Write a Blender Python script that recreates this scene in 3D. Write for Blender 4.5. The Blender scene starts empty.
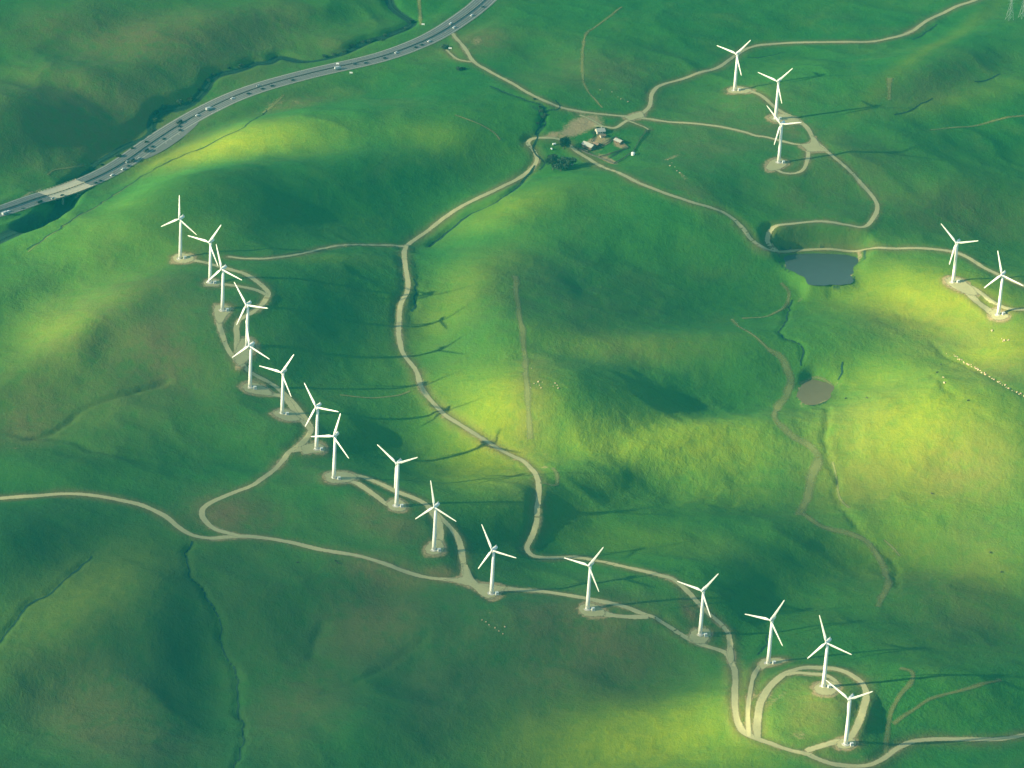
import math, random
import numpy as np
# ------------------------------------------------------------------ camera
CAM_H, PITCH, FPX, ROLL = 1700.0, math.radians(27.0), 4150.0, 0.056
SUN_EL = math.radians(18.5)
SUN_AZ = math.radians(17.0)            # shadows fall towards +X, turned a little to +Y
SD = np.array([math.cos(SUN_AZ), math.sin(SUN_AZ)])
cp, sp = math.cos(PITCH), math.sin(PITCH)
F_ = np.array([0, cp, -sp])
_R0 = np.array([1.0, 0, 0]); _U0 = np.array([0, sp, cp])
R_ = math.cos(ROLL)*_R0 + math.sin(ROLL)*_U0
U_ = -math.sin(ROLL)*_R0 + math.cos(ROLL)*_U0
C_ = np.array([0, 0, CAM_H])

def ray(px, py):
    px = np.asarray(px, float); py = np.asarray(py, float)
    return F_ + ((px-512)/FPX)[..., None]*R_ + ((384-py)/FPX)[..., None]*U_

def on_plane(px, py, z):
    d = ray(px, py)
    t = (np.asarray(z, float)-CAM_H)/d[..., 2]
    return d[..., 0]*t, d[..., 1]*t

def project(X, Y, Z):
    P = np.stack([X, Y, Z-CAM_H], -1)
    w = P@F_
    return 512+FPX*(P@R_)/w, 384-FPX*(P@U_)/w

# ------------------------------------------------------------------ noise
def _lat(seed):
    return np.random.RandomState(seed).rand(256, 256).astype(np.float32)
_LATS = {}
def vnoise(x, y, seed=0):
    if seed not in _LATS: _LATS[seed] = _lat(seed)
    L = _LATS[seed]
    xi = np.floor(x).astype(int); yi = np.floor(y).astype(int)
    fx = x-xi; fy = y-yi
    fx = fx*fx*fx*(fx*(fx*6-15)+10); fy = fy*fy*fy*(fy*(fy*6-15)+10)
    a = L[xi & 255, yi & 255]; b = L[(xi+1) & 255, yi & 255]
    c = L[xi & 255, (yi+1) & 255]; d = L[(xi+1) & 255, (yi+1) & 255]
    return ((a*(1-fx)+b*fx)*(1-fy)+(c*(1-fx)+d*fx)*fy)*2-1

def fbm(x, y, wl, octs, seed=0, gain=0.5):
    s = 0; amp = 1.0
    for k in range(octs):
        ca, sa = math.cos(k*1.1+seed), math.sin(k*1.1+seed)
        s = s+amp*vnoise((x*ca-y*sa)/wl+17.3*k, (x*sa+y*ca)/wl+5.1*k, seed+k)
        amp *= gain; wl *= 0.5
    return s

# ------------------------------------------------------------------ hill forms
# px, py, rx, ry, angle (deg), slope towards the sun
STROKES = [(210,230,50,12,-25,.3),(80,210,40,10,-30,-.25),(30,330,25,12,0,.3),(160,300,40,14,-30,-.25),(210,370,30,26,0,.25),(170,395,40,9,-15,-.3),(250,440,30,20,-20,.25),(210,470,50,9,-5,-.3),(330,560,40,12,0,.2),(130,560,50,12,-30,-.3),(250,690,30,40,10,.35),(380,590,40,16,-20,-.3),(450,650,50,14,-35,.35),(480,720,60,14,-15,-.35),(540,650,40,18,-20,-.3),(600,640,40,16,-20,.3),(640,670,50,12,-10,-.25),(380,380,40,20,0,.2),(300,300,30,40,0,-.2),(560,230,60,10,-10,.3),(680,250,70,12,5,.2),(730,200,50,12,20,-.3),(640,200,50,14,15,.2),(560,70,40,16,-30,.25),(520,40,30,20,-30,-.25),(760,90,40,10,-25,.3),(830,160,40,16,30,.25),(900,190,60,10,-5,.3),(860,230,50,8,0,-.3),(1000,120,50,10,-10,.3),(830,30,50,10,-5,.25),(850,600,50,14,10,.25),(960,590,60,12,10,-.35),(900,680,60,12,0,.3),(990,660,40,12,0,.3),(860,440,14,40,0,.3),
 (70,122,72,30,6,-1.1),(15,150,40,30,0,-.3),(20,79,55,8,2,.7),(85,90,40,8,14,.6),(125,110,26,8,35,.5),(200,62,60,14,-12,-.4),(110,45,60,14,10,.35),(300,42,45,10,10,.4),(230,30,50,12,0,-.3),(100,20,60,14,-15,-.4),(180,25,60,12,-10,.25),(260,25,40,14,20,-.3),(150,85,30,14,20,-.3),(20,170,40,12,-20,.35),(330,15,45,12,-10,-.45),(165,125,14,25,30,-.3),(150,50,90,25,0,-.1),
 (220,147,85,13,-14,1.0),(330,140,60,10,4,.3),(430,135,45,12,5,.45),(425,95,40,12,0,.25),(140,190,40,16,-25,.35),
 (350,190,120,30,-4,-.75),(455,165,50,22,-15,-.5),(270,215,45,25,0,-.4),
 (515,205,50,18,-22,.65),(470,228,30,14,-20,.5),(458,300,42,85,0,.62),(495,430,58,48,0,.95),(465,400,40,30,20,.45),
 (570,285,110,34,4,-.7),(595,325,45,16,0,-.35),(700,300,60,25,0,-.3),(620,346,90,9,-2,.5),(690,362,60,10,4,.35),
 (630,388,60,20,12,-.85),(670,412,50,14,5,-.6),(690,440,105,12,-1,.9),(595,447,50,11,0,.8),
 (710,478,70,18,0,.15),(620,482,22,22,0,-.6),(663,492,12,22,0,-.4),(570,492,40,20,0,-.45),(720,512,70,7,-2,-.5),
 (650,540,110,12,-3,.35),(765,470,25,25,0,.25),
 (700,40,80,25,0,-.25),(720,95,60,20,-10,.2),(930,48,80,12,-25,.35),(960,75,60,13,-20,-.4),(965,97,70,10,-12,.2),
 (930,150,90,28,-5,-.3),(1000,175,50,20,0,-.25),(950,215,90,15,0,-.35),(800,20,80,15,0,-.15),(660,100,30,20,0,-.2),
 (600,60,60,30,0,-.1),(850,120,40,20,-30,.15),
 (930,300,75,22,18,.9),(1000,345,45,28,20,.7),(870,335,45,16,10,-.2),(885,380,55,15,5,.4),(930,430,85,32,8,.9),
 (870,470,40,25,0,.6),(985,475,50,28,0,.2),(990,405,50,8,32,-.2),(840,302,25,15,0,.2),(1000,250,60,20,10,-.4),
 (765,350,20,40,0,-.2),(800,410,15,30,0,-.25),
 (905,540,60,26,0,.35),(985,560,60,30,0,.3),(815,560,60,34,0,-.5),(950,645,90,22,0,-.4),(745,605,28,28,0,-.85),
 (700,568,40,14,10,-.2),(500,535,50,38,0,-.5),(565,520,40,25,0,-.45),(455,560,20,30,0,-.2),(780,640,40,15,0,.25),
 (150,205,90,26,-20,.3),(55,250,60,18,-15,.3),(350,292,60,50,0,-.75),(325,345,50,36,0,-.5),(405,320,20,50,0,-.3),
 (365,440,36,24,0,-.7),(420,410,30,20,0,-.2),(325,258,55,8,0,.25),(195,300,25,40,0,.1),(440,480,50,20,0,-.2),
 (60,330,55,24,-32,.8),(115,298,50,12,-25,.45),(96,338,14,26,10,-.75),(150,345,45,24,0,.05),(28,288,36,13,-10,-.4),
 (130,468,55,11,-5,-.5),(105,420,65,9,-20,.25),(40,400,50,20,0,.1),(80,480,90,9,2,.35),(220,430,40,30,0,-.1),
 (40,548,75,22,-15,-.55),(90,592,110,20,-36,.36),(180,645,30,75,0,-.95),(35,692,65,22,-35,-.6),(112,705,40,40,0,.2),
 (265,600,30,50,0,-.25),(325,590,60,22,0,-.45),(292,645,24,40,0,-.45),(370,640,60,28,-20,.2),(425,700,55,26,-15,-.5),
 (300,720,40,25,0,.15),(600,688,80,18,-5,-.4),(645,742,105,24,-8,.95),(705,712,28,36,0,.45),(485,752,80,8,-14,.35),
 (800,705,38,24,0,.35),(905,742,30,20,0,-.4),(985,715,50,20,0,-.25),(872,720,9,26,0,-.7),(560,625,60,20,0,.05),
 (500,680,40,20,-30,.05),(760,570,40,20,0,-.3),
]
# px, py, rel. height (m): where ridges and valley floors run
PINS = [(180,259,16),(210,283,16),(223,310,16),(247,346,15),(249,387,14),(282,414,13),(316,449,12),(334,478,12),(396,506,11),
 (434,549,12),(492,593,10),(588,608,8),(700,634,6),(768,664,8),(823,687,8),(846,743,6),(734,91,14),(776,118,14),(779,162,13),
 (953,283,14),(998,315,16),
 (404,256,-4),(400,330,-18),(443,413,-26),(537,490,-36),(530,552,-33),(600,561,-24),(512,182,0),(537,140,-4),
 (560,255,8),(640,340,-4),(560,450,-12),(700,440,-10),(640,500,-38),(740,510,-36),(768,250,-12),(785,300,-22),(788,390,-32),(815,460,-38),(887,575,-48),
 (950,420,4),(1000,560,-25),(900,640,-40),(590,150,-6),(622,116,-6),(0,212,-32),(65,192,-30),(120,166,-30),(230,98,-28),(338,67,-24),(413,48,-20),
 (484,2,-14),(230,150,-6),(60,85,-5),(350,30,-14),(60,330,2),(0,440,-24),(130,470,-18),(0,499,-14),(100,497,-8),(192,535,0),(300,549,3),
 (0,650,-46),(240,745,-60),(420,705,-44),(620,690,-40),(640,750,-34),(735,700,0),(905,740,-18),(1020,735,-22),
 (860,42,-8),(975,2,-2),(875,210,4),(700,20,0),(350,200,-8),(20,750,-70),(1015,180,0)]
# holes shaped in the unseen cloud decks to pass sun: px, py, rx, ry, angle, amount
GAPS = [(935,395,130,120,0,.75),(120,225,150,55,-18,.42),(70,320,120,65,-20,.42),(560,455,170,60,0,.35),(780,470,60,50,0,.4),(920,560,110,50,0,.45),(560,590,160,30,5,.25),(860,90,160,50,-15,.28),(420,110,120,40,0,.28),(225,146,90,17,-14,1.0),(65,328,55,26,-30,.75),(112,298,40,12,-25,.35),(495,430,70,62,0,1.15),(465,300,55,95,5,.85),(515,205,55,22,-22,.5),
 (665,443,150,22,-2,1.1),(640,350,100,14,0,.3),(720,478,70,26,0,.4),(930,300,95,34,18,1.1),(1005,350,60,44,20,1.0),(890,378,60,18,0,.6),(920,440,110,44,8,1.0),
 (870,470,55,32,0,.7),(940,540,100,40,0,.5),(650,745,130,32,-8,1.15),(740,735,60,35,0,.8),(815,710,50,34,0,.6),(850,690,50,20,0,.3),
 (90,592,100,20,-36,.1),(430,130,60,16,5,.3),(330,140,60,14,5,.3),(140,190,50,20,-25,.4),(930,48,80,14,-25,.25),(640,540,90,14,-3,.25)]

def paint(strokes, x, y):
    out = np.zeros_like(x)
    for cx, cy, rx, ry, an, a in strokes:
        t = math.radians(an); c, s = math.cos(t), math.sin(t)
        u = ((x-cx)*c+(y-cy)*s)/rx; v = (-(x-cx)*s+(y-cy)*c)/ry
        q = u*u+v*v
        out += a*np.exp(-q*0.9)
    return out

GX0, GX1, GY0, GY1, GC = -760.0, 760.0, 2380.0, 4620.0, 10.0
def base_z(Y): return 0.035*(np.clip(Y, 2000, 5000)-3400)

def solve_hills(amp=0.46, lam=4.0, perp=0.03, pinw=0.007, outer=7, iters=220):
    gx = np.arange(GX0, GX1+.1, GC); gy = np.arange(GY0, GY1+.1, GC)
    X, Y = np.meshgrid(gx, gy, indexing='ij')
    cX, cY = X[:-1, :-1]+GC/2, Y[:-1, :-1]+GC/2
    h = np.zeros_like(X)
    d = SD; pd = np.array([-SD[1], SD[0]])
    def cc(v): return [((-v[0]-v[1])/(2*GC)), ((v[0]-v[1])/(2*GC)), ((-v[0]+v[1])/(2*GC)), ((v[0]+v[1])/(2*GC))]
    cd, cq = cc(d), cc(pd)
    def D(h, c): return c[0]*h[:-1, :-1]+c[1]*h[1:, :-1]+c[2]*h[:-1, 1:]+c[3]*h[1:, 1:]
    def DT(r, c):
        o = np.zeros_like(X)
        o[:-1, :-1] += c[0]*r; o[1:, :-1] += c[1]*r; o[:-1, 1:] += c[2]*r; o[1:, 1:] += c[3]*r
        return o
    def L(h): return (h[2:, 1:-1]+h[:-2, 1:-1]+h[1:-1, 2:]+h[1:-1, :-2]-4*h[1:-1, 1:-1])/(GC*GC)
    def LT(r):
        o = np.zeros_like(X)
        o[2:, 1:-1] += r; o[:-2, 1:-1] += r; o[1:-1, 2:] += r; o[1:-1, :-2] += r; o[1:-1, 1:-1] -= 4*r
        return o/(GC*GC)
    W = np.zeros_like(X); T = np.zeros_like(X)
    for px, py, r in PINS:
        z = r
        for _ in range(3):
            x, y = on_plane(px, py, z); z = r+base_z(y)
        g = np.exp(-(((X-x)**2+(Y-y)**2)/(30.0**2)))
        W += pinw*g*0.02; T += pinw*g*0.02*r
    reg = 2e-7
    for k in range(outer):
        hz = (h[:-1, :-1]+h[1:, 1:])/2+base_z(cY)
        ix, iy = project(cX, cY, hz)
        g = amp*np.tanh(paint(STROKES, ix, iy)*1.1)/np.tanh(1.1)
        ins = np.clip(np.minimum.reduce([ix+60, 1084-ix, iy+60, 828-iy])/80, 0, 1)
        g = g*ins
        def A(v): return DT(D(v, cd), cd)+perp*DT(D(v, cq), cq)+lam*LT(L(v))+W*v+reg*v
        b = DT(g, cd)+T
        r = b-A(h); p = r.copy(); rs = (r*r).sum()
        for _ in range(iters):
            Ap = A(p); al = rs/(p*Ap).sum()
            h = h+al*p; r = r-al*Ap; rn = (r*r).sum()
            if rn < 1e-12: break
            p = r+(rn/rs)*p; rs = rn
    return gx, gy, h+base_z(Y)

def bicubic(gx, gy, h, X, Y):
    u = np.clip((X-gx[0])/GC, 1, len(gx)-3.001); v = np.clip((Y-gy[0])/GC, 1, len(gy)-3.001)
    i = np.floor(u).astype(int); j = np.floor(v).astype(int); fu = u-i; fv = v-j
    def w(f):
        return [(1-f)**3/6, (3*f**3-6*f*f+4)/6, (-3*f**3+3*f*f+3*f+1)/6, f**3/6]
    wu, wv = w(fu), w(fv)
    o = 0
    for a in range(4):
        for b in range(4):
            o = o+wu[a]*wv[b]*h[i+a-1, j+b-1]
    return o
# ------------------------------------------------------------------ lay-out read off the photograph (picture points, put on the ground below)
RELIEF = (2.7, 2.4, .24)
CLOUD_OP = .20
HAZE_D, HAZE_COL = 2.5e-5, (.02, .54, .65)
SKY_S, SUN_S, EXPO = .056, 5.0, 2.1
GULLIES = [  # points, depth, width, brush, wiggle
 ([(189,541),(187,555),(190,572),(202,584),(210,597),(217,607),(220,629),(227,655),(237,675),(239,705),(241,725),(240,748),(236,775)],3.2,3.0,.5,2),
 ([(-10,650),(0,640),(20,612),(45,592),(67,577),(90,556)],3.0,4.0,.4,2),
 ([(20,440),(50,433),(70,420),(83,409),(127,393),(173,379)],3.5,5.0,.25,2),
 ([(433,629),(420,642),(399,655),(375,672),(356,682),(330,690),(316,695)],2.0,5,.1,1.5),
 ([(326,615),(316,640),(310,662)],2,6,.1,1),
 ([(535,165),(524,178),(512,190),(495,201),(470,213),(445,231),(425,247)],4.5,5.0,.75,2),
 ([(416,280),(417,295),(414,312)],3.0,3.5,.6,1),
 ([(541,110),(543,122),(537,132),(536,148),(541,160),(538,170)],3.0,3.5,.7,2),
 ([(536,135),(541,118),(541,105),(525,100),(505,92),(490,86)],2.5,4,.6,3),
 ([(826,406),(827,425),(826,443),(832,462),(835,476),(841,506),(858,527),(878,545),(890,560),(897,575),(894,590)],2.6,3.4,.25,2),
 ([(795,300),(785,320),(780,332),(800,348),(803,366)],2.6,3.5,.35,2),
 ([(838,379),(842,372),(843,362)],2.2,3,.6,1),
 ([(925,338),(935,347),(945,356),(958,361),(985,374),(1005,385),(1030,400)],2.0,3.0,.2,1),
 ([(931,374),(944,386),(955,394),(960,402)],2.0,2.6,.26,.5),
 ([(975,408),(985,416),(995,423),(1015,432)],1.8,4,.15,1),
 ([(555,100),(560,108),(545,113)],2.0,3.5,.6,1),
 ([(894,115),(908,110),(922,103),(932,98)],2.0,4,.3,1),
 ([(975,82),(988,78),(1000,74)],1.8,4,.3,1),
 ([(747,58),(760,57),(772,55),(785,52)],2.0,3,.5,1),
 ([(912,40),(925,32),(936,24)],1.8,4,.35,1),
 ([(757,655),(764,648),(768,641),(765,635)],2.5,2.4,.9,1),
 ([(625,412),(631,428)],1.6,4,.45,1),([(646,418),(653,430),(670,429)],1.4,4,.2,1),
 ([(690,500),(720,505),(742,503)],1.6,6,.2,2),
 ([(27,250),(60,228),(83,213),(110,197),(133,182),(160,166),(183,155),(217,140),(245,126),(258,117),(266,110)],.9,2.2,.35,.5),
 ([(212,141),(200,150),(228,130),(232,120),(244,112)],.5,5,.0,.5),
 ([(415,0),(425,18),(418,30)],.6,2,.1,.5),
 ([(0,430),(60,440),(110,452),(160,463)],2.0,8,.1,2),
 ([(105,160),(80,172),(62,188)],4,6,.7,2),
]
CREEK_LINES = [
 ([(388,-14),(391,0),(396,8),(411,20),(403,27),(385,34),(369,38),(346,50),(323,59),(306,60),(290,57),(279,55),(269,60),(256,61),(245,65),(233,68),(220,71),(210,76),(203,88),(190,98),(176,101),(165,102),(155,110),(151,121),(151,129),(147,135),(139,141),(128,147),(117,152.5),(106,158),(95,163)],6.0),
 ([(64,203),(50,212),(33,220),(15,229),(0,236),(-20,246)],10.0),
]
PONDS = [([(772,252),(790,251),(818,251),(845,252),(856,256),(854,270),(850,281),(830,284),(812,283),(805,276),(792,268),(782,260)],'water',-.4),
         ([(798,396),(801,386),(808,381),(818,380),(828,383),(833,388),(830,395),(822,401),(812,404),(803,402)],'mud',-.4)]
HIGHWAY = [(-60,222),(0,211.5),(25,204),(48,197),(66,191.5),(82,185.5),(100,177),(120,166.5),(140,153),(160,139),(180,125.5),(200,112.5),(215,104.5),(231,97.5),(260,87.5),(298,77.5),(330,69.3),(367,61.5),(380,58),(413,47.5),(438,34.5),(453,25),(471,14),(484,3),(503,-20),(520,-45)]
ROADS = [
 ([(-40,502),(0,498.5),(30,496),(60,494),(90,495),(120,500),(145,506.5),(165,516),(178,527),(192,535),(210,538.5),(228,537),(256,537),(289,542),(323,550),(356,555.5),(383,563),(406,572),(429,578),(449,580),(463,580.5),(476,587),(492,590.5),(512,589.5),(545,592),(579,597),(599,601),(622,606),(645,614),(662,622),(679,634),(692,641),(709,647),(724,653),(731,661),(735,675),(735,699),(737,719),(742,732),(752,738),(768,742),(785,749),(808,755),(835,764),(865,766),(881,760),(895,750),(911,742),(935,739),(968,739.5),(1001,739),(1024,735),(1060,726)],5.6,'dirt'),
 ([(240,536),(217,530),(207,523),(202,513),(208,504),(233,493),(256,483),(273,471),(289,453),(303,441),(311,430),(307,420),(295,405),(280,390),(266,381),(253,374),(243,367),(234,358),(227,348),(223,336),(219,323),(219,314)],5.4,'dirt'),
 ([(240,364),(237,352),(237,338),(236,327),(240,319),(252,312.5),(261,306),(266,300),(268,294),(264,287),(254,279),(243,273),(234,270.5),(225,268),(214,265),(202,262),(188,260)],5.4,'dirt'),
 ([(267,296),(257,290),(245,287),(228,285),(214,283)],5.0,'dirt'),
 ([(311,428),(300,418),(285,398.5),(269,394),(255,391)],5.2,'dirt'),
 ([(286,414),(297,419),(305,424),(311,430)],6.0,'dirt'),
 ([(291,451),(303,449),(316,449)],8.0,'dirt'),
 ([(336,476),(356,476),(376,482),(396,491),(413,498),(422,502),(433,510),(444,521),(454,532),(460,543),(462,555),(464,566),(465,576)],5.6,'dirt'),
 ([(338,478),(356,483),(373,494),(386,504),(398,508)],6.0,'dirt'),
 ([(428,507),(436,517),(440,529),(440,540),(435,550)],6.5,'dirt'),
 ([(591,611),(609,615),(626,617),(648,617)],6.5,'dirt'),
 ([(729,655),(730,645),(729,636),(726,630),(719,622),(707,612),(695,599),(683,587),(672,579),(655,574),(629,568),(599,561),(575,558),(545,558),(532,555),(527,548),(532,537),(536,525),(537,512),(539,489),(535,473),(525,463),(512,456),(489,443),(466,428),(443,413),(423,390),(416,371),(403,353),(399,336),(399,316),(401,303),(408,289),(406,269),(404,256),(408,245),(429,230),(456,210),(489,193),(512,182),(529,172),(537,160),(534,152),(528,143),(534,138),(555,138),(565,142),(572,148),(595,163),(629,178),(662,192),(695,203),(725,213),(742,227),(752,240),(768,249),(785,252),(818,249.5),(851,252),(885,248),(918,248),(951,251.5),(968,258),(983,267),(997,274),(1013,281),(1024,286),(1060,300)],5.0,'dirt'),
 ([(404,247),(385,245),(355,244.5),(330,247),(300,254),(270,258),(248,258.5),(228,257)],3.6,'dirt'),
 ([(770,248),(767,243),(771,237.5),(788,234),(818,234.5),(845,236),(865,227),(876,213),(875,200),(858,180),(835,158),(821,148),(812,144)],4.6,'dirt'),
 ([(451,31),(466,50),(474,62),(489,71),(512,83),(532,95),(555,105),(589,113),(622,116),(637,116),(649,107),(652,93),(662,85),(689,77),(719,67),(739,53),(752,47),(768,44.5),(801,42.5),(861,42),(891,38),(911,32),(928,20),(955,7),(975,0),(1010,-14)],4.6,'dirt'),
 ([(474,62),(466,61),(456,58.5),(446,50)],3.0,'dirt'),
 ([(630,117),(648,119),(669,122),(699,124),(729,128.5),(744,132),(756,135.5),(765,137),(777,140),(789,143),(800,145),(812,145)],4.4,'dirt'),
 ([(637,116),(625,122),(615,128),(605,127),(594,126)],4.2,'dirt'),
 ([(580,115),(592,120),(604,127)],2.6,'dirt'),
 ([(629,121),(645,127.5),(648,130)],2.2,'dirt'),
 ([(730,90),(739,89),(750,91),(762,96),(770,103),(780,111),(793,118),(803,124),(809,131),(814,140),(827,152)],5.0,'dirt'),
 ([(808.5,148),(808,156),(806,164),(802,171),(793,174),(783,173),(777,170)],4.2,'dirt'),
 ([(780,119),(792,121),(803,124)],6.0,'dirt'),
 ([(1050,309),(1024,309.5),(1010,309),(997,304),(984,295.5),(973,287),(962,281)],4.8,'dirt'),
 ([(958,283),(971,297),(984,307),(996,316)],7.0,'dirt'),
 ([(749,737),(748,712),(750,692),(754,675),(761,665),(770,662)],4.2,'dirt'),
 ([(757,738),(757,722),(760,705),(768,689),(780,677.5),(792,671),(807,668),(827,668.5),(841,670.5),(855,677),(864,686),(866,698),(863,709),(859,722),(853,733),(846,741),(836,741.5),(819,746.5),(806,752)],6.0,'dirt'),
 ([(786,675),(797,673.5),(809,673.5),(825,675.5),(835,681),(837,687)],4.8,'dirt'),
 ([(28,252),(60,229),(83,214),(110,198),(133,183)],1.2,'track'),
 ([(768,349),(781,359),(790,376),(788,393),(777,408),(775,419),(788,433),(808,446),(818,459),(811,479),(805,503),(798,515)],7.0,'track'),
 ([(800,512),(818,525),(851,534),(871,545),(885,572),(888,585),(878,607)],6.0,'track'),
 ([(732,319),(745,330),(757,338),(768,349)],3.5,'track'),([(742,318.5),(768,316),(785,306),(789,293),(781,283)],3.5,'track'),
 ([(833,462),(836,476),(838,490),(841,500),(849,508)],2.2,'track'),([(800,384),(806,381),(815,378),(826,381),(833,386)],2.5,'track'),([(884,540),(893,548),(900,556)],2.4,'track'),
 ([(885,753),(888,725),(896,702),(911,682),(912,672),(900,668)],4.0,'track'),([(893,724),(915,709),(935,697),(968,689),(1001,680)],3.2,'track'),
 ([(515,276),(519,313),(524,346),(527,389),(530,439)],5.0,'track'),
 ([(622,7),(595,27),(584,40),(584,83),(602,108)],3.0,'track'),
 ([(263,113),(276,103),(284,95)],3.2,'track'),
 ([(423,0),(418,-10),(420,12),(421,25)][1:],3.4,'track'),
 ([(45,186),(30,190),(47,175),(55,170),(75,167),(85,165)][2:],3.0,'track'),
 ([(540,483),(555,485),(557,475),(552,468)],3.0,'track'),
 ([(310,350),(340,395),(370,398),(395,396),(410,391)][1:],2.4,'track'),
 ([(930,130),(965,127),(990,122),(1030,115)],2.6,'track'),
 ([(890,78),(889,100)],5.0,'track'),
 ([(455,115),(490,130),(500,140)][0:],2.5,'track'),
]
PADS = [
 [(172,258),(175,255),(182,253),(190,254.5),(195,258),(191,262),(182,263),(174,262)],
 [(203,283),(208,279.5),(216,279),(221,282),(219,286),(210,287),(204,286)],
 [(213.5,310),(216,305.5),(224,304.5),(232,307),(231,312),(226,317),(222,323),(217,323),(214.5,317)],
 [(237,345),(243,337),(252,340),(256,349),(250,358),(240,366),(234,360)],
 [(241.5,387),(246,383),(254,382),(262,386),(270,391),(273,395),(262,395),(250,393.5),(244,391)],
 [(272,414),(277,410),(285,409),(293,411.5),(298,416),(300,421),(290,421),(280,419)],
 [(301,447),(309,443.5),(319,443),(325,447),(324,453),(313,453),(303,454)],
 [(323,477),(328,472.5),(338,471),(350,472.5),(358,478),(350,482),(338,483),(328,483)],
 [(386,504),(390,500),(400,499),(406,505),(405,511),(397,512),(390,510)],
 [(424,548),(431,541),(440,540),(444,546),(443,552),(436,555),(427,554)],
 [(441,580),(461,577),(463,563),(467,564),(470,574),(480,585),(492,588),(507,587.5),(500,594),(490,598),(482,596),(472,588),(460,584.5)],
 [(577.5,609),(582,604.5),(590,603),(598,605.5),(605,612),(604,616),(592,617),(582,615)],
 [(688,638),(692,631),(700,628),(708,629),(712,634),(709,639),(704,644),(694,643)],
 [(758,665),(762,660),(770,658.5),(781,658.5),(787,661),(777,665),(768,667),(762,670)],
 [(813,688),(818,683),(828,681),(837,683),(839,689),(834,694),(825,696),(816,694)],
 [(836,743),(842,739),(852,738),(857,742),(855,747),(846,749.5),(838,748)],
 [(727,90),(732,87),(742,87),(752,90),(748,93),(738,94),(729,93.5)],
 [(768,118),(773,114.5),(782,114),(790,116),(800,121),(799,123.5),(786,123),(774,122.5)],
 [(765,167),(770,161),(778,158),(786,161),(787,165),(781,169),(775,171),(768,171)],
 [(944.5,281),(949,277.5),(958,278),(966,281),(974,288),(978,296),(970,296),(960,291),(950,286)],
 [(990,312),(995,309),(1002,312),(1009,316),(1005,320),(998,321),(992,318)],
 [(800,145),(810,142),(811,136),(816,138),(820,145),(829,152),(819,152),(812,153),(807,151)],
 [(727,656),(730,645),(733,650),(734,660),(730,664)],
 [(624,117),(636,113),(642,112),(644,117),(636,119),(629,121)],
]
V_ = None
TURBINES = [
 ((180.2,258.9),[(180.6,195.6),(162,226),(199.3,234.8)],'white wind turbine at the far upper left end of the long ridge row'),
 ((210,282.7),[(220.6,224.3),(190.2,234.8),(218.9,264.7)],'white wind turbine standing second from the upper left end of the ridge row'),
 ((222.4,309.9),[(216.5,244.2),(209.5,282.3),(241.9,280.6)],'white wind turbine on the pale pad at the bottom tip of the first road loop'),
 ((247,346),[(235.7,283.8),(267.5,310.1),(239.6,326.9)],'white wind turbine standing inside the bend of the loop road, foot behind the next rotor'),
 ((250,386.9),[(245.7,319.8),(235.2,356.8),(269.5,358.9)],'white wind turbine just below the road loop, its upper blade over the tower behind'),
 ((282.1,413.8),[(291.5,353.1),(262.7,365.2),(291.8,396.8)],'white wind turbine on the small pad left of the road fork, lower blade swung right'),
 ((316.4,448.8),[(304.3,382.3),(340.8,410.7),(306.2,426)],'white wind turbine whose right blade tip meets the tip of its neighbour'),
 ((333.8,478.3),[(340.8,410.7),(312.5,435.4),(351,457.7)],'white wind turbine with one blade level to the left across the tower behind it'),
 ((396.4,505.9),[(377.7,444),(417.8,455.1),(397,462)],'white wind turbine at the end of the curved double spur, third blade over its tower'),
 ((433.8,549.8),[(430.4,478.6),(417.3,518.5),(457.7,520.2)],'white wind turbine on the teardrop pad with one blade almost straight up'),
 ((491.4,593.5),[(481.9,522.6),(513.9,556.9),(482.5,569.2)],'white wind turbine at the wide road junction at the lower end of the left ridge'),
 ((587.5,608.8),[(604.7,546.4),(565.2,558.5),(602.2,591.5)],'white wind turbine on the oval pad beside the lower ridge road, alone between two roads'),
 ((700.1,633.9),[(719.6,572.5),(677.9,581.9),(713.9,616.9)],'white wind turbine on the pad beside the reddish bare patch'),
 ((768.2,663.6),[(782.5,598.2),(747.9,614.4),(784.6,646.3)],'white wind turbine at the top end of the narrow spur left of the road loop'),
 ((823.4,686.8),[(819.3,614.9),(851.9,654.3),(812.2,659.8)],'white wind turbine on the round pad inside the road loop'),
 ((845.7,743.9),[(827.5,681.5),(871.2,690.9),(851,727.7)],'white wind turbine nearest the bottom edge, at the foot of the road loop'),
 ((734.6,90.7),[(750.6,37.6),(718.8,43.1),(742.8,72.4)],'white wind turbine topmost of the three on the far hill'),
 ((775.5,118.7),[(792.8,65.5),(759.8,69.9),(783.6,100.7)],'white wind turbine in the middle of the three on the far hill'),
 ((778.7,162.3),[(767.5,103.5),(801.5,120.5),(777.1,140.4)],'white wind turbine lowest of the three on the far hill, beside the curled spur'),
 ((953.1,282.3),[(942.4,221.4),(978.5,237.6),(952.3,261.6)],'white wind turbine left of the pair on the sunlit right hill'),
 ((998.3,314.6),[(997.8,248.7),(987.5,285.6),(1024,283)],'white wind turbine right of the pair on the sunlit right hill'),
]
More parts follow.
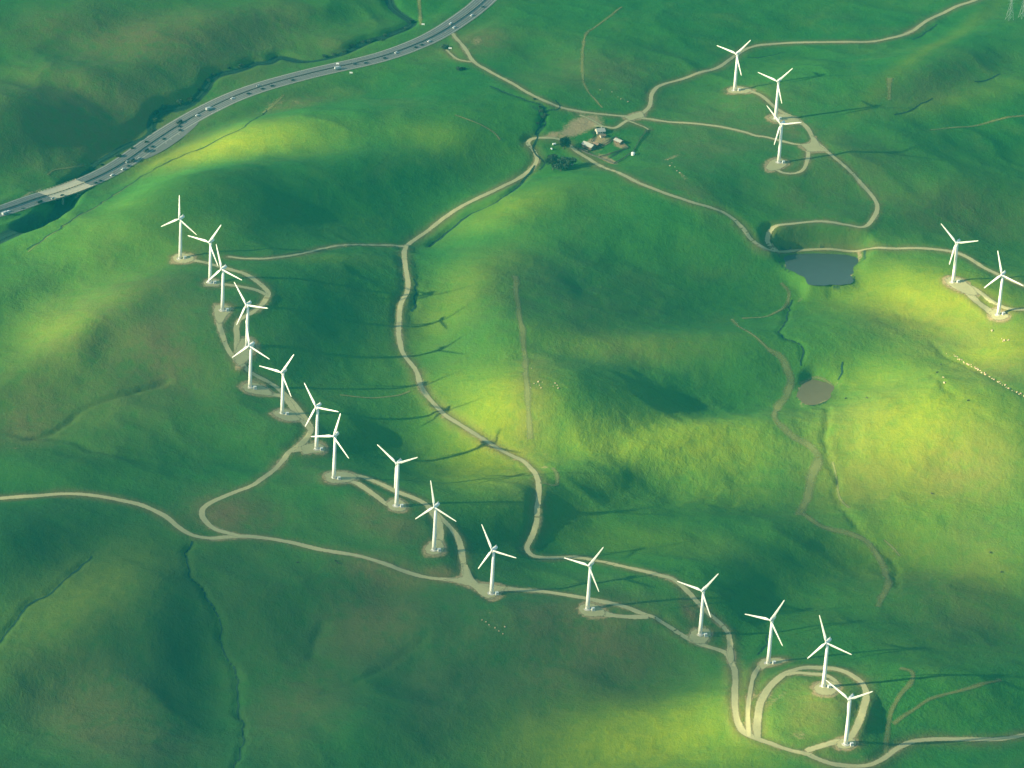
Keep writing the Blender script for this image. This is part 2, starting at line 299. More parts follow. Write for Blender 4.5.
VEHICLES = [(4,213.5,'T'),(9,211.5,'w'),(21.5,208.3,'d'),(39.5,202.5,'D'),(54,198.5,'p'),(62.5,195.2,'d'),(95.5,182.6,'d'),(100,180.6,'d'),(111.5,174.8,'w'),(121.7,168.6,'w'),(127.7,165.6,'d'),(131.3,160.5,'D'),(127,161.6,'p'),(138,158,'p'),(147,151,'D'),(153,146.6,'d'),(163.5,138.6,'d'),(179,126.2,'d'),(178.5,122.2,'D'),(184,131.5,'d'),(196.8,115,'w'),(208,109,'T'),(232.5,98.2,'w'),(248,93.2,'d'),(262,88.3,'d'),(258.5,86,'p'),(272,85.6,'d'),(293,80,'d'),(338,69,'T'),(355,63.8,'d'),(365.7,62.6,'d'),(384,57.4,'d'),(397,52.8,'w'),(415,46.8,'d'),(421,44.4,'d'),(429.5,41.3,'w'),(451.5,23.7,'w'),(453,27,'w'),(471,15,'w'),(481.5,6.3,'d')]
FENCES = [([(578,149),(588,152),(600,148),(612,141),(616,138)],'dark wooden fence zigzagging from the barn up past the corrals'),
 ([(600,157.5),(614,153),(628,148.5)],'dark wooden fence between the two grassy corrals'),
 ([(614,164),(624,158.5),(633,152),(640,140),(647,130)],'long dark fence line running up the right side of the farm to the road'),
 ([(578,149.5),(596,157),(606,161),(614,164)],'wooden fence along the near edge of the corrals beside the track'),
 ([(616,138),(622,143),(628,148.5)],'short wooden fence closing the corral behind the small shed'),
 ([(591,142),(594,136),(596,129)],'wooden fence between the tan dirt yard and the farmhouse')]
TREES = [(563.5,149,12,7.2,'round dark broadleaf tree beside the farm road, standing apart above the clump',3),
 (553,170,14,8.5,'biggest dark tree at the left of the clump below the farm road',4),(568,168.5,12,7.5,'dark tree at the right of the clump below the farm road',5),
 (551.5,162,8,5.0,'smallest dark tree at the top left of the clump below the farm road',6),(561,171,11,7.5,'dark tree in the middle of the clump below the farm road',8)]
SHRUBS = [(444.5,48.5,2.2,'beside the motorway ramp'),(459,70,1.8,'beside the motorway ramp'),(463,69.5,1.5,'beside the motorway ramp')]
_r = random.Random(3)
SHRUBS += [(x+_r.uniform(-2,2), y+_r.uniform(-1.5,1.5), _r.uniform(.9,1.9), 'along the dark creek above the motorway') for x, y in
 [(386,36),(382,40),(377,40),(370,41),(362,43),(354,47),(345,52),(336,55),(326,59),(412,22),(405,28),(240,67),(228,70),(214,74),(208,82),(201,91),(190,99),(178,102),(163,104),(155,112),(154,122),(152,132),(145,141),(131,149),(119,156),(104,165)]]
SHRUBS += [(x+_r.uniform(-1,1), y+_r.uniform(-1,1), _r.uniform(.8,1.4), 'in the gully left of the farm') for x, y in [(541,112),(542,118),(538,125),(541,108),(534,100),(545,116)]]
SHRUBS += [(x, y, _r.uniform(.7,1.1), 'around the farmhouse') for x, y in [(595.5,130),(594.5,133),(604.5,131.5),(598,128.5),(602,128.8)]]
ROCKS = []
for t in [i/43 for i in range(44)]:
    P = [(954,355),(962,361),(975,368),(985,374),(997,381),(1010,389),(1026,397)]
    k = min(5, int(t*6)); f = t*6-k
    ROCKS.append((P[k][0]+(P[k+1][0]-P[k][0])*f+_r.uniform(-1,1), P[k][1]+(P[k+1][1]-P[k][1])*f+_r.uniform(-.9,.9), 1.15, 'pale tan boulder in the broken rock line on the bright right slope', 'boulders of the rock line on the right slope'))
for x, y in [(946.5,353.8),(943.5,377.5),(944.5,383)]: ROCKS.append((x, y, 1.1, 'single pale boulder in the grass just left of the rock line', 'stray boulders left of the rock line'))
for x, y in [(1002,339),(1005,340.5),(1003.5,341.2),(1008.5,340.3),(992,331)]: ROCKS.append((x, y, 1.3, 'pale boulder in the little heap below the right turbine pair', 'boulders below the right turbine pair'))
for x, y in [(534.3,383.8),(536.5,384),(539.7,385.2),(541.2,388),(542.6,382.3),(538.4,382),(553.4,386.3),(557.3,385.3),(555.2,383.4),(558.4,388.5),(531.5,368.5),(530.6,388)]: ROCKS.append((x, y, .9, 'small pale rock in the loose scatter beside the faint straight track', 'rocks scattered beside the straight track'))
for x, y in [(482,620),(486,622),(489,625),(495,628),(499,631),(503,634),(505,627)]: ROCKS.append((x, y, .9, 'small tan rock in the bare patch below the road junction turbine', 'rocks below the road junction'))
for x, y in [(668,160),(672,163),(675,167),(680,173),(684,176),(670,166),(677,171)]: ROCKS.append((x, y, .9, 'pale rock on the eroded bank right of the farm', 'rocks on the eroded bank'))
for x, y in [(612,92),(618,97),(621,99),(628,102),(600,90)]: ROCKS.append((x, y, .9, 'pale rock in the bare patch above the upper track', 'rocks above the upper track'))
COWS = [(845.5,399,'dark cow grazing on the bright slope right of the muddy pond','cows on the bright right hill'),(867,398.5,'dark cow grazing on the bright slope right of the muddy pond','cows on the bright right hill'),(931.5,494,'lone dark cow low on the bright right hill',None),(990,553,'dark cow on the lower right slope','cows on the lower right slope'),(1001,572.5,'dark cow on the lower right slope','cows on the lower right slope'),
 (335.5,561.5,'dark cow standing in the pair below the ridge road','pair of cows below the ridge road'),(337.5,563.5,'dark cow standing in the pair below the ridge road','pair of cows below the ridge road'),(298,563,'dark cow alone in the shade below the ridge road, left of the pair',None),
 (941,365,'dark cow beside the rock line','cows beside the rock line'),(937,373,'dark cow beside the rock line','cows beside the rock line'),(968,401,'dark cow beside the rock line','cows beside the rock line')]
SOIL_PATCH = [(583,124,20,9,-25,1.0),(592,143,10,4,-35,1.1),(602,143,10,4,-30,1.1),(608,160,11,4,25,1.1),(607,155,8,3,-30,.6),(620,145,7,4,30,1.0),(601,137,6,4,0,1.0),(597,117,14,4,0,.5),(477,41,9,10,0,.55),(275,103,20,5,-18,.5),(840,384,5,2,40,.5),(575,130,22,6,-22,.95),(590,124,14,7,-15,.9),(552,136,14,3.5,-20,.8),(671,158,4,12,10,.6),(683,176,14,4,45,.55),(705,195,14,2.5,35,.4),(30,193,18,2.5,-20,.7),(690,610,7,10,0,.42),(477,40,10,9,0,.45),(494,626,16,5,35,.38),(620,98,16,5,20,.42),(768,166,6,4,30,.6),(545,455,30,5,10,.35),(545,467,5,3,0,.6),(800,405,6,4,40,.5),(807,412,10,3,60,.45),(818,383,14,3,15,.5),(785,298,14,3,-30,.42),(800,300,5,3,0,.5),(768,134,14,4,10,.35),(790,127,14,5,-10,.4),(15,448,12,3,5,.45),(848,506,8,2.5,40,.5),(834,468,3,10,-10,.45),(893,552,12,3,50,.4),(1008,284,4,3,0,.4),(970,246,12,2.5,0,.45),(490,612,8,3,-10,.4),(525,548,10,5,-60,.5),(800,735,14,4,-20,.5),(775,700,5,14,20,.5),(818,690,8,5,0,.5),(866,760,24,4,0,.4),(368,340,3,2,0,.5),(443,417,4,2,0,.6),(597,150,10,4,-25,.5),(605,158,14,4,10,.4),(598,138,8,5,-40,.4),(965,738,24,3,0,.4),(273,108,16,5,-20,.42),(296,102,12,4,20,.5),(300,128,10,5,-10,.35)]
BROWN_PATCH = [(90,110,120,60,0,.7),(180,60,140,50,0,.5),(300,620,120,60,0,.25),(480,640,120,40,10,.3),(130,340,110,60,0,.5),(240,390,60,40,0,.3),(740,120,80,40,0,.4),(850,180,80,50,0,.35),(960,600,70,40,0,.4),(100,660,120,70,0,.2),(160,350,40,30,-10,.8),(25,425,35,18,0,.7),(40,400,40,25,-20,.5),(225,510,40,10,-8,.85),(240,515,50,12,5,.7),(370,570,40,8,12,.6),(440,575,20,5,0,.9),(300,470,30,20,0,.3),(385,525,40,14,25,.45),(370,620,60,25,10,.6),(300,700,50,30,0,.45),(100,720,60,40,-30,.5),(430,690,40,30,0,.3),(600,640,70,25,5,.7),(560,660,60,30,20,.5),(640,600,30,8,10,.3),(150,40,110,40,0,.8),(60,30,60,30,0,.6),(30,150,60,20,0,.5),(270,20,50,25,0,.6),(330,45,40,14,0,.5),(290,105,50,12,-15,.6),(440,45,30,30,0,.4),(480,40,30,20,0,.7),(600,70,60,30,10,.45),(700,150,50,30,0,.4),(780,130,40,14,0,.7),(800,200,30,12,20,.45),(960,215,80,20,0,.5),(940,80,70,20,-20,.4),(690,190,40,10,35,.5),(850,450,60,40,0,.3),(960,470,60,20,0,.55),(940,330,70,25,20,.4),(1000,370,40,25,20,.45),(870,480,50,20,0,.4),(560,300,100,40,0,.3),(620,350,80,12,0,.35),(530,400,20,60,0,.4),(980,560,50,30,0,.3),(225,512,36,14,-8,1.0),(440,576,24,5,0,1.0),(690,611,8,10,0,1.0),(845,700,14,10,0,.6),(380,572,50,9,14,.8),(385,520,40,12,25,.7),(560,620,60,14,6,.7),(980,742,30,4,0,.7),(600,612,30,5,5,.6),(80,110,120,60,0,.6),(180,30,160,40,0,.6),(250,20,30,20,0,.5),(820,700,40,20,0,.5),(190,250,40,20,0,.25)]
BRUSH_PATCH = [(584,150,6,2.5,-20,.8),(600,146,12,2.5,-35,.7),(612,139,8,3,-30,.7),(594,132,4,5,-60,.7),(606,134,8,3,20,.6),(616,154,16,2,-32,.75),(625,147,6,2,-30,.6),(589,153,12,3,15,.6),(597,122,9,3,-30,.4),(618,119,8,2,-30,.4),(445,45,26,9,-25,.5),(505,92,26,5,25,.5),(535,108,14,4,30,.6),(560,157,14,5,0,.5),(445,50,5,3,0,.6),(588,131,0.1,0.1,0,0),(603,141,16,3,-30,.5),(592,150,8,4,-10,.45),(560,166,16,7,0,.6),(70,185,18,8,-30,.6),(25,222,26,6,-22,.8),(98,168,16,6,-30,.6),(455,40,30,14,-20,.25)]
ROUGH_PATCH = [(700,400,110,34,5,.9),(720,470,90,34,0,1.0),(620,470,60,30,0,.7),(560,430,60,30,0,.5),(620,300,110,34,0,.5),(900,430,110,60,0,.45),(820,560,60,40,0,.7),(640,545,100,20,0,.5),(930,320,80,30,20,.4),(470,410,40,50,0,.4),(800,650,80,20,0,.4),(700,600,60,40,0,.4)]
BOXAT = ['topmost ridge row turbine', 'second ridge row turbine from the top', 'turbine at the first loop bottom tip', 'turbine inside the loop road bend', 'turbine just below the road loop',
 'turbine left of the road fork', 'turbine on the spur at the fork', 'turbine with the level left blade', 'turbine on the double spur', 'turbine on the teardrop pad', 'turbine at the wide junction',
 'turbine on the oval pad', 'turbine beside the reddish patch', 'turbine on the narrow spur', 'turbine on the round pad', 'turbine nearest the bottom edge', 'topmost turbine of the far three',
 'middle turbine of the far three', 'lowest turbine of the far three', 'left turbine of the right hill pair', 'right turbine of the right hill pair']
SHADES = [(190,640,60,110,0,1.4),(40,690,80,60,-30,.9),(40,550,80,30,-15,.8),(330,640,110,50,0,.8),(520,680,100,40,0,.8),(420,700,80,40,0,.7),(340,310,70,70,0,.9),(350,190,110,40,0,.7),(365,440,40,30,0,.7),
 (745,605,50,40,0,.9),(500,540,60,40,0,.8),(570,520,60,30,0,.6),(640,390,70,20,10,.7),(580,300,110,35,0,.6),(820,570,70,40,0,.6),(960,650,90,35,0,.6),(930,740,50,30,0,.7),(130,465,60,14,0,.7),(20,20,70,30,0,.5),(620,480,22,24,0,.9)]  # spots that the third unseen cloud deck is placed to darken
SUN_TINT_PATCH = [(930,390,120,110,0,.55),(120,230,140,50,-15,.25),(60,330,110,70,-20,.25),(560,450,160,50,0,.3),(500,435,60,45,0,.95),(465,390,40,40,20,.5),(620,446,100,14,0,.7),(690,440,110,18,0,.8),(720,480,80,24,0,.45),(930,300,90,34,18,1.0),(1000,350,50,40,20,.9),(920,440,110,46,8,.95),(880,380,60,20,0,.6),(870,470,60,30,0,.8),(985,470,60,26,0,.6),
 (645,745,120,26,-8,.8),(740,735,50,30,0,.6),(810,710,40,24,0,.5),(225,145,95,18,-14,.9),(310,130,60,14,0,.35),(430,135,50,14,5,.35),(515,205,60,20,-22,.5),(460,290,35,70,0,.4),(65,328,50,28,-30,.45),(120,298,60,14,-25,.3),(620,345,100,12,0,.4),(900,545,90,34,0,.5),(980,570,60,30,0,.5),(90,590,110,20,-36,.3),(640,540,100,14,0,.3),(330,258,50,8,0,.3),(930,48,80,14,-25,.35),(965,97,70,12,-12,.3)]  # yellow of the sunlit slopes, put into the grass colour
LUSH_SHADE_PATCH = [(110,640,200,150,-20,1.25),(430,690,170,90,-5,1.15),(30,540,90,60,0,.7),(250,600,120,60,10,.6),(590,670,100,40,0,.8),(350,310,80,70,0,.35),(480,540,80,50,0,.4)]  # denser green grass that also deepens the shaded slopes by colour
# ================================================================== scene
import bpy, bmesh
from mathutils import Vector, Matrix
rng = random.Random(7)
scn = bpy.context.scene
COL = scn.collection
V = Vector

# ------------------------------------------------------------------ node helpers
def new_mat(name):
    m = bpy.data.materials.new(name); m.use_nodes = True
    nt = m.node_tree; nt.nodes.clear()
    return m, nt
def nd(nt, typ, **kw):
    n = nt.nodes.new(typ)
    for k, v in kw.items():
        if k.startswith('in_'):
            key = k[3:]; key = int(key) if key.isdigit() else key.replace('_', ' ')
            n.inputs[key].default_value = v
        else: setattr(n, k, v)
    return n
def lk(nt, a, b): nt.links.new(a, b)
def mixc(nt, fac, a, b):
    n = nt.nodes.new('ShaderNodeMix'); n.data_type = 'RGBA'
    for sock, v in ((n.inputs['Factor'], fac), (n.inputs['A'], a), (n.inputs['B'], b)):
        if sock.type == 'VALUE' and sock.name == 'Factor' and isinstance(v, (int, float)): sock.default_value = v
    fs = [s for s in n.inputs if s.name == 'Factor' and s.type == 'VALUE'][0]
    As = [s for s in n.inputs if s.name == 'A' and s.type == 'RGBA'][0]
    Bs = [s for s in n.inputs if s.name == 'B' and s.type == 'RGBA'][0]
    for s, v in ((fs, fac), (As, a), (Bs, b)):
        if isinstance(v, (int, float)): s.default_value = v
        elif isinstance(v, tuple): s.default_value = (*v, 1)
        else: lk(nt, v, s)
    return [o for o in n.outputs if o.type == 'RGBA'][0]
def math_(nt, op, a, b=0.0, clamp=False):
    n = nt.nodes.new('ShaderNodeMath'); n.operation = op; n.use_clamp = clamp
    for s, v in ((n.inputs[0], a), (n.inputs[1], b)):
        if isinstance(v, (int, float)): s.default_value = v
        else: lk(nt, v, s)
    return n.outputs[0]
def ramp(nt, x, lo, hi):
    n = nt.nodes.new('ShaderNodeMapRange'); n.interpolation_type = 'SMOOTHSTEP'
    lk(nt, x, n.inputs[0]); n.inputs[1].default_value = lo; n.inputs[2].default_value = hi
    return n.outputs[0]
def noise(nt, vec, scale, detail=4, rough=0.55, dist=0.0):
    n = nd(nt, 'ShaderNodeTexNoise'); n.inputs['Scale'].default_value = scale
    n.inputs['Detail'].default_value = detail; n.inputs['Roughness'].default_value = rough
    n.inputs['Distortion'].default_value = dist
    lk(nt, vec, n.inputs['Vector']); return n.outputs['Fac']
def attr(nt, name):
    n = nd(nt, 'ShaderNodeAttribute'); n.attribute_name = name; return n.outputs['Fac']
def finish(nt, color, rough=0.9, bump=None, bstr=0.3, bdist=1.0, spec=0.2, metal=0.0, alpha=None):
    b = nd(nt, 'ShaderNodeBsdfPrincipled'); o = nd(nt, 'ShaderNodeOutputMaterial')
    if isinstance(color, tuple): b.inputs['Base Color'].default_value = (*color, 1)
    else: lk(nt, color, b.inputs['Base Color'])
    b.inputs['Roughness'].default_value = rough; b.inputs['Specular IOR Level'].default_value = spec
    b.inputs['Metallic'].default_value = metal
    if bump is not None:
        bn = nd(nt, 'ShaderNodeBump'); bn.inputs['Strength'].default_value = bstr; bn.inputs['Distance'].default_value = bdist
        lk(nt, bump, bn.inputs['Height']); lk(nt, bn.outputs[0], b.inputs['Normal'])
    if alpha is not None: lk(nt, alpha, b.inputs['Alpha'])
    lk(nt, b.outputs[0], o.inputs[0])
def geo_pos(nt): return nd(nt, 'ShaderNodeNewGeometry').outputs['Position']

def simple(name, col, rough=0.7, var=0.12, scale=2.0, spec=0.3, metal=0.0):
    m, nt = new_mat(name)
    tc = nd(nt, 'ShaderNodeTexCoord').outputs['Object']
    n = noise(nt, tc, scale, 4)
    dark = tuple(c*(1-var) for c in col); lite = tuple(min(1, c*(1+var)) for c in col)
    finish(nt, mixc(nt, n, dark, lite), rough, spec=spec, metal=metal)
    return m

def mat_grass():
    m, nt = new_mat('hill_grass'); P = geo_pos(nt)
    n1 = noise(nt, P, 0.0045, 5, .55, .6); n2 = noise(nt, P, 0.02, 5, .6, .4); n3 = noise(nt, P, 0.09, 4, .65)
    n4 = noise(nt, P, 0.35, 3, .7)
    c = mixc(nt, ramp(nt, n1, .35, .68), G_A, G_B)
    c = mixc(nt, math_(nt, 'MULTIPLY', ramp(nt, n2, .45, .75), .55), c, G_C)
    c = mixc(nt, math_(nt, 'MULTIPLY', ramp(nt, n3, .48, .70), .5), c, G_D)
    c = mixc(nt, math_(nt, 'MULTIPLY', ramp(nt, n4, .5, .75), .30), c, G_E)
    c = mixc(nt, math_(nt, 'MULTIPLY', attr(nt, 'lush'), math_(nt, 'ADD', math_(nt, 'MULTIPLY', n2, .6), .5), True), c, LUSH_SHADE)  # darker green, partly shade put into the colour
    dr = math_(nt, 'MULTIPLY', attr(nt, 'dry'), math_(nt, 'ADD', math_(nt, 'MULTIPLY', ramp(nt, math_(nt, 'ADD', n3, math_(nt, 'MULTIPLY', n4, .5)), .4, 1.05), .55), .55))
    c = mixc(nt, math_(nt, 'MULTIPLY', dr, 1.0, True), c, SUN_TINT)  # sunlit yellow mixed into the grass colour
    # thin brownish ground, bare soil and damp brush follow the attributes
    br = math_(nt, 'MULTIPLY', attr(nt, 'brown'), ramp(nt, math_(nt, 'ADD', n3, math_(nt, 'MULTIPLY', n2, .6)), .30, .95))
    c = mixc(nt, math_(nt, 'MULTIPLY', br, .85, True), c, BROWN)
    so = math_(nt, 'ADD', attr(nt, 'soil'), math_(nt, 'MULTIPLY', math_(nt, 'SUBTRACT', n4, .5), .7))
    c = mixc(nt, ramp(nt, so, .35, .8), c, SOIL)
    bu = math_(nt, 'ADD', attr(nt, 'brush'), math_(nt, 'MULTIPLY', math_(nt, 'SUBTRACT', n4, .5), .5))
    c = mixc(nt, ramp(nt, bu, .35, .75), c, BRUSH)
    rg = attr(nt, 'rough')
    mus = nd(nt, 'ShaderNodeTexVoronoi'); mus.inputs['Scale'].default_value = .16; lk(nt, P, mus.inputs['Vector'])
    hb = math_(nt, 'ADD', math_(nt, 'MULTIPLY', n4, .9), math_(nt, 'MULTIPLY', noise(nt, P, 1.1, 2, .6), .35))
    hb = math_(nt, 'ADD', hb, math_(nt, 'MULTIPLY', math_(nt, 'MULTIPLY', mus.outputs['Distance'], rg), .35))
    hb = math_(nt, 'ADD', hb, math_(nt, 'MULTIPLY', n3, 2.0))
    finish(nt, c, .95, hb, .55, 1.1, spec=.1)
    return m
def mat_dirt(name, a, b, edge=True, soft=0.62, amax=1.0):
    m, nt = new_mat(name); P = geo_pos(nt)
    n1 = noise(nt, P, .04, 4, .6); n2 = noise(nt, P, .5, 4, .65)
    c = mixc(nt, n1, a, b)
    c = mixc(nt, math_(nt, 'MULTIPLY', ramp(nt, n2, .45, .75), .35), c, tuple(x*.72 for x in a))
    al = None
    if edge:
        e = attr(nt, 'edge')
        # a thin line of grass on the crown of the road
        al = ramp(nt, math_(nt, 'ADD', math_(nt, 'SUBTRACT', 1.0, e), math_(nt, 'MULTIPLY', math_(nt, 'SUBTRACT', n2, .5), .75)), .02, soft-.25)
        if amax < 1: al = math_(nt, 'MULTIPLY', al, math_(nt, 'ADD', math_(nt, 'MULTIPLY', n1, amax*.9), amax*.5), True)
    finish(nt, c, .95, n2, .3, .3, spec=.1, alpha=al)
    return m

G_A = (.017, .110, .016); G_B = (.032, .130, .014); G_C = (.054, .112, .019); G_D = (.012, .082, .020); G_E = (.058, .148, .017); SUN_TINT = (.158, .198, .005); LUSH_SHADE = (.009, .060, .015)
BROWN = (.125, .082, .036); SOIL = (.27, .205, .105); BRUSH = (.014, .040, .026)
M = {}
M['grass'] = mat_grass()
M['dirt'] = mat_dirt('tan_dirt', (.275, .262, .13), (.355, .335, .175))
M['track'] = mat_dirt('worn_grass_track', (.13, .16, .045), (.185, .195, .065), soft=1.0, amax=.8)
M['creek'] = mat_dirt('creek_brush', (.012, .040, .032), (.018, .05, .03), soft=.8)
M['asphalt'] = mat_dirt('asphalt', (.11, .115, .113), (.138, .14, .134), edge=False)
M['concrete'] = mat_dirt('pale_concrete', (.42, .38, .27), (.50, .45, .32), edge=False)
M['shoulder'] = mat_dirt('shoulder_gravel', (.17, .17, .135), (.215, .21, .165), edge=False)
M['paint'] = simple('road_paint', (.46, .46, .42), .6, .1, .5)
M['lane'] = simple('worn_lane_paint', (.27, .27, .26), .7, .1, .5)
M['white'] = simple('white_turbine_paint', (.72, .715, .66), .5, .04, .3, .3)
M['steel'] = simple('grey_steel', (.38, .4, .4), .5, .1, 1, .4, .3)
M['concrete2'] = simple('concrete', (.42, .40, .35), .9, .12, .8)
M['green_box'] = simple('transformer_paint', (.52, .55, .52), .5, .06, 1)
M['bark'] = simple('bark', (.09, .065, .045), .95, .3, 3)
M['leaf'] = simple('dark_leaves', (.022, .050, .026), .8, .45, .25)
M['wood'] = simple('weathered_wood', (.085, .075, .06), .9, .3, 1.5)
M['wall'] = simple('cream_boards', (.45, .42, .34), .85, .1, 1)
M['barnwall'] = simple('dark_boards', (.13, .085, .06), .9, .25, 1)
M['tin2'] = simple('grey_tin_roof', (.27, .27, .23), .6, .3, .35, .3)
M['tin'] = simple('pale_tin_roof', (.36, .35, .29), .5, .1, .4, .4)
M['brownroof'] = simple('rusty_roof', (.22, .15, .095), .8, .25, .5)
M['glass'] = simple('dark_glass', (.02, .03, .035), .1, .1, 1, .6)
M['barrier'] = simple('dark_barrier', (.10, .10, .095), .9, .15, 1)
M['rubber'] = simple('tyre_rubber', (.02, .02, .02), .9, .1, 3)
M['rock'] = simple('pale_rock', (.36, .27, .165), .95, .25, .8)
M['hide'] = simple('dark_hide', (.025, .02, .018), .9, .2, 2)
M['carw'] = simple('white_car_paint', (.78, .78, .76), .3, .03, 1, .5)
M['carp'] = simple('pale_car_paint', (.42, .43, .43), .3, .05, 1, .5)
M['card'] = simple('dark_car_paint', (.04, .043, .05), .3, .1, 1, .4)
def mat_water(name, col, sp_=.3):
    m, nt = new_mat(name); P = geo_pos(nt)
    n = noise(nt, P, .12, 3, .6)
    finish(nt, mixc(nt, n, col, tuple(c*1.25 for c in col)), .45, noise(nt, P, .8, 3), .08, .2, spec=sp_)
    return m
M['water'] = mat_water('pond_water', (.042, .060, .056), .22); M['mud'] = mat_water('muddy_water', (.115, .098, .05), .05)

# ------------------------------------------------------------------ object helpers
def tag(o, label=None, cat=None, group=None, kind=None):
    if label: o['label'] = label
    if cat: o['category'] = cat
    if group: o['group'] = group
    if kind: o['kind'] = kind
    return o
def link(name, me, mat, parent=None, smooth=False):
    o = bpy.data.objects.new(name, me); COL.objects.link(o)
    if mat is not None and not me.materials: me.materials.append(mat)
    if smooth: me.polygons.foreach_set('use_smooth', [True]*len(me.polygons))
    if parent: o.parent = parent
    return o
def empty(name, loc, rz=0.0):
    o = bpy.data.objects.new(name, None); COL.objects.link(o)
    o.location = loc; o.rotation_euler = (0, 0, rz); o.empty_display_size = .5
    return o
def copy_tree(o, parent=None):
    c = o.copy(); COL.objects.link(c)
    if parent: c.parent = parent
    for ch in o.children: copy_tree(ch, c)
    return c
class MB:
    def __init__(s): s.v = []; s.f = []
    def add(s, v, f):
        k = len(s.v); s.v += [tuple(p) for p in v]; s.f += [tuple(i+k for i in q) for q in f]
    def box(s, c, d, rz=0.0, taper=1.0):
        x, y, z = d[0]/2, d[1]/2, d[2]/2; ca, sa = math.cos(rz), math.sin(rz); p = []
        for sz in (-1, 1):
            t = taper if sz > 0 else 1
            for sx, sy in ((-1, -1), (1, -1), (1, 1), (-1, 1)):
                a, b = sx*x*t, sy*y*t
                p.append((c[0]+a*ca-b*sa, c[1]+a*sa+b*ca, c[2]+sz*z))
        s.add(p, [(3, 2, 1, 0), (4, 5, 6, 7), (0, 1, 5, 4), (1, 2, 6, 5), (2, 3, 7, 6), (3, 0, 4, 7)])
    def tube(s, pts, n=10, caps=True):              # pts: (x, y, z, r)
        P = [V(p[:3]) for p in pts]; v = []; f = []
        for i, p in enumerate(P):
            d = (P[min(i+1, len(P)-1)]-P[max(i-1, 0)]).normalized()
            a = d.orthogonal().normalized() if abs(d.z) < .99 else V((1, 0, 0)); a = (a-d*a.dot(d)).normalized(); b = d.cross(a)
            for k in range(n):
                t = 2*math.pi*k/n; v.append(p+(a*math.cos(t)+b*math.sin(t))*pts[i][3])
        for i in range(len(P)-1):
            for k in range(n):
                f.append((i*n+k, i*n+(k+1) % n, (i+1)*n+(k+1) % n, (i+1)*n+k))
        if caps: f.append(tuple(range(n))[::-1]); f.append(tuple(range((len(P)-1)*n, len(P)*n)))
        s.add(v, f)
    def bar(s, a, b, w): s.tube([(*a, w), (*b, w)], 4)
    def build(s, name, mat, parent=None, smooth=False):
        me = bpy.data.meshes.new(name); me.from_pydata(s.v, [], s.f); me.update()
        return link(name, me, mat, parent, smooth)
def fast_mesh(name, verts, quads):
    me = bpy.data.meshes.new(name); n = len(quads)
    me.vertices.add(len(verts)); me.vertices.foreach_set('co', np.ascontiguousarray(verts, np.float32).ravel())
    me.loops.add(n*4); me.loops.foreach_set('vertex_index', np.ascontiguousarray(quads, np.int32).ravel())
    me.polygons.add(n); me.polygons.foreach_set('loop_start', np.arange(0, n*4, 4, dtype=np.int32))
    me.polygons.foreach_set('loop_total', np.full(n, 4, np.int32))
    me.polygons.foreach_set('use_smooth', np.ones(n, bool))
    me.update(calc_edges=True); me.validate()
    return me
def fattr(me, name, vals):
    a = me.attributes.new(name, 'FLOAT', 'POINT'); a.data.foreach_set('value', np.ascontiguousarray(vals, np.float32).ravel())

# ------------------------------------------------------------------ the ground, one sheet
gx, gy, HG = solve_hills()
ST = 3.0
FX = np.arange(-720, 720.1, ST); FY = np.arange(2420, 4580.1, ST)
def ring(a, n, first, fac):
    out = []; s = first
    for _ in range(n): a += s; out.append(a); s *= fac
    return out
ex = ring(0, 26, 6.0, 1.25)
GXs = np.concatenate([[-720-e for e in ex[::-1]], FX, [720+e for e in ex]])
GYs = np.concatenate([[2420-e for e in ex[::-1]], FY, [4580+e for e in ex]])
X, Y = np.meshgrid(GXs, GYs, indexing='ij')
i0, i1, j0, j1 = len(ex), len(ex)+len(FX), len(ex), len(ex)+len(FY)
H = bicubic(gx, gy, HG, X, Y)
od = np.maximum.reduce([np.abs(X)-650, 2480-Y, Y-4500, np.zeros_like(X)])
ow = np.clip(od/500, 0, 1); ow = ow*ow*(3-2*ow)
H = H+ow*fbm(X, Y, 900, 4, 11)*60
# smaller relief: swales and rills down the slopes, trampled ground
H += fbm(X, Y, 150, 3, 21, .45)*RELIEF[0] + (1-np.abs(fbm(X+.6*Y, Y-.2*X, 90, 3, 31)))*RELIEF[1] + fbm(X, Y, 22, 3, 41)*RELIEF[2]

def samp(x, y):
    """height of the fine part of the sheet (bilinear)"""
    u = np.clip((np.asarray(x, float)-FX[0])/ST, 0, len(FX)-1.001); v = np.clip((np.asarray(y, float)-FY[0])/ST, 0, len(FY)-1.001)
    i = u.astype(int); j = v.astype(int); a = u-i; b = v-j; i = i+i0; j = j+j0
    return (H[i, j]*(1-a)+H[i+1, j]*a)*(1-b)+(H[i, j+1]*(1-a)+H[i+1, j+1]*a)*b
def ground(px, py):
    px = np.asarray(px, float); py = np.asarray(py, float); z = np.zeros_like(px)
    for _ in range(30):
        x, y = on_plane(px, py, z); z = .5*z+.5*samp(x, y)
    x, y = on_plane(px, py, z)
    return x, y
def catmull(P, step):
    P = np.asarray(P, float); P = np.vstack([2*P[0]-P[1], P, 2*P[-1]-P[-2]]); out = []
    for k in range(1, len(P)-2):
        p0, p1, p2, p3 = P[k-1:k+3]; n = max(2, int(np.linalg.norm(p2[:2]-p1[:2])/step))
        for t in np.arange(n)/n:
            out.append(.5*(2*p1+(p2-p0)*t+(2*p0-5*p1+4*p2-p3)*t*t+(3*p1-p0-3*p2+p3)*t**3))
    out.append(P[-2]); return np.array(out)
def path(pts, step=2.5):
    """picture points -> evenly spaced ground line; a third number is the width there"""
    a = np.array([p[:2] for p in pts], float); x, y = ground(a[:, 0], a[:, 1])
    return catmull(np.stack([x, y], 1), step)
def smooth1(v, n):
    k = np.hanning(2*n+1); k /= k.sum(); p = np.pad(v, n, mode='edge'); return np.convolve(p, k, 'valid')
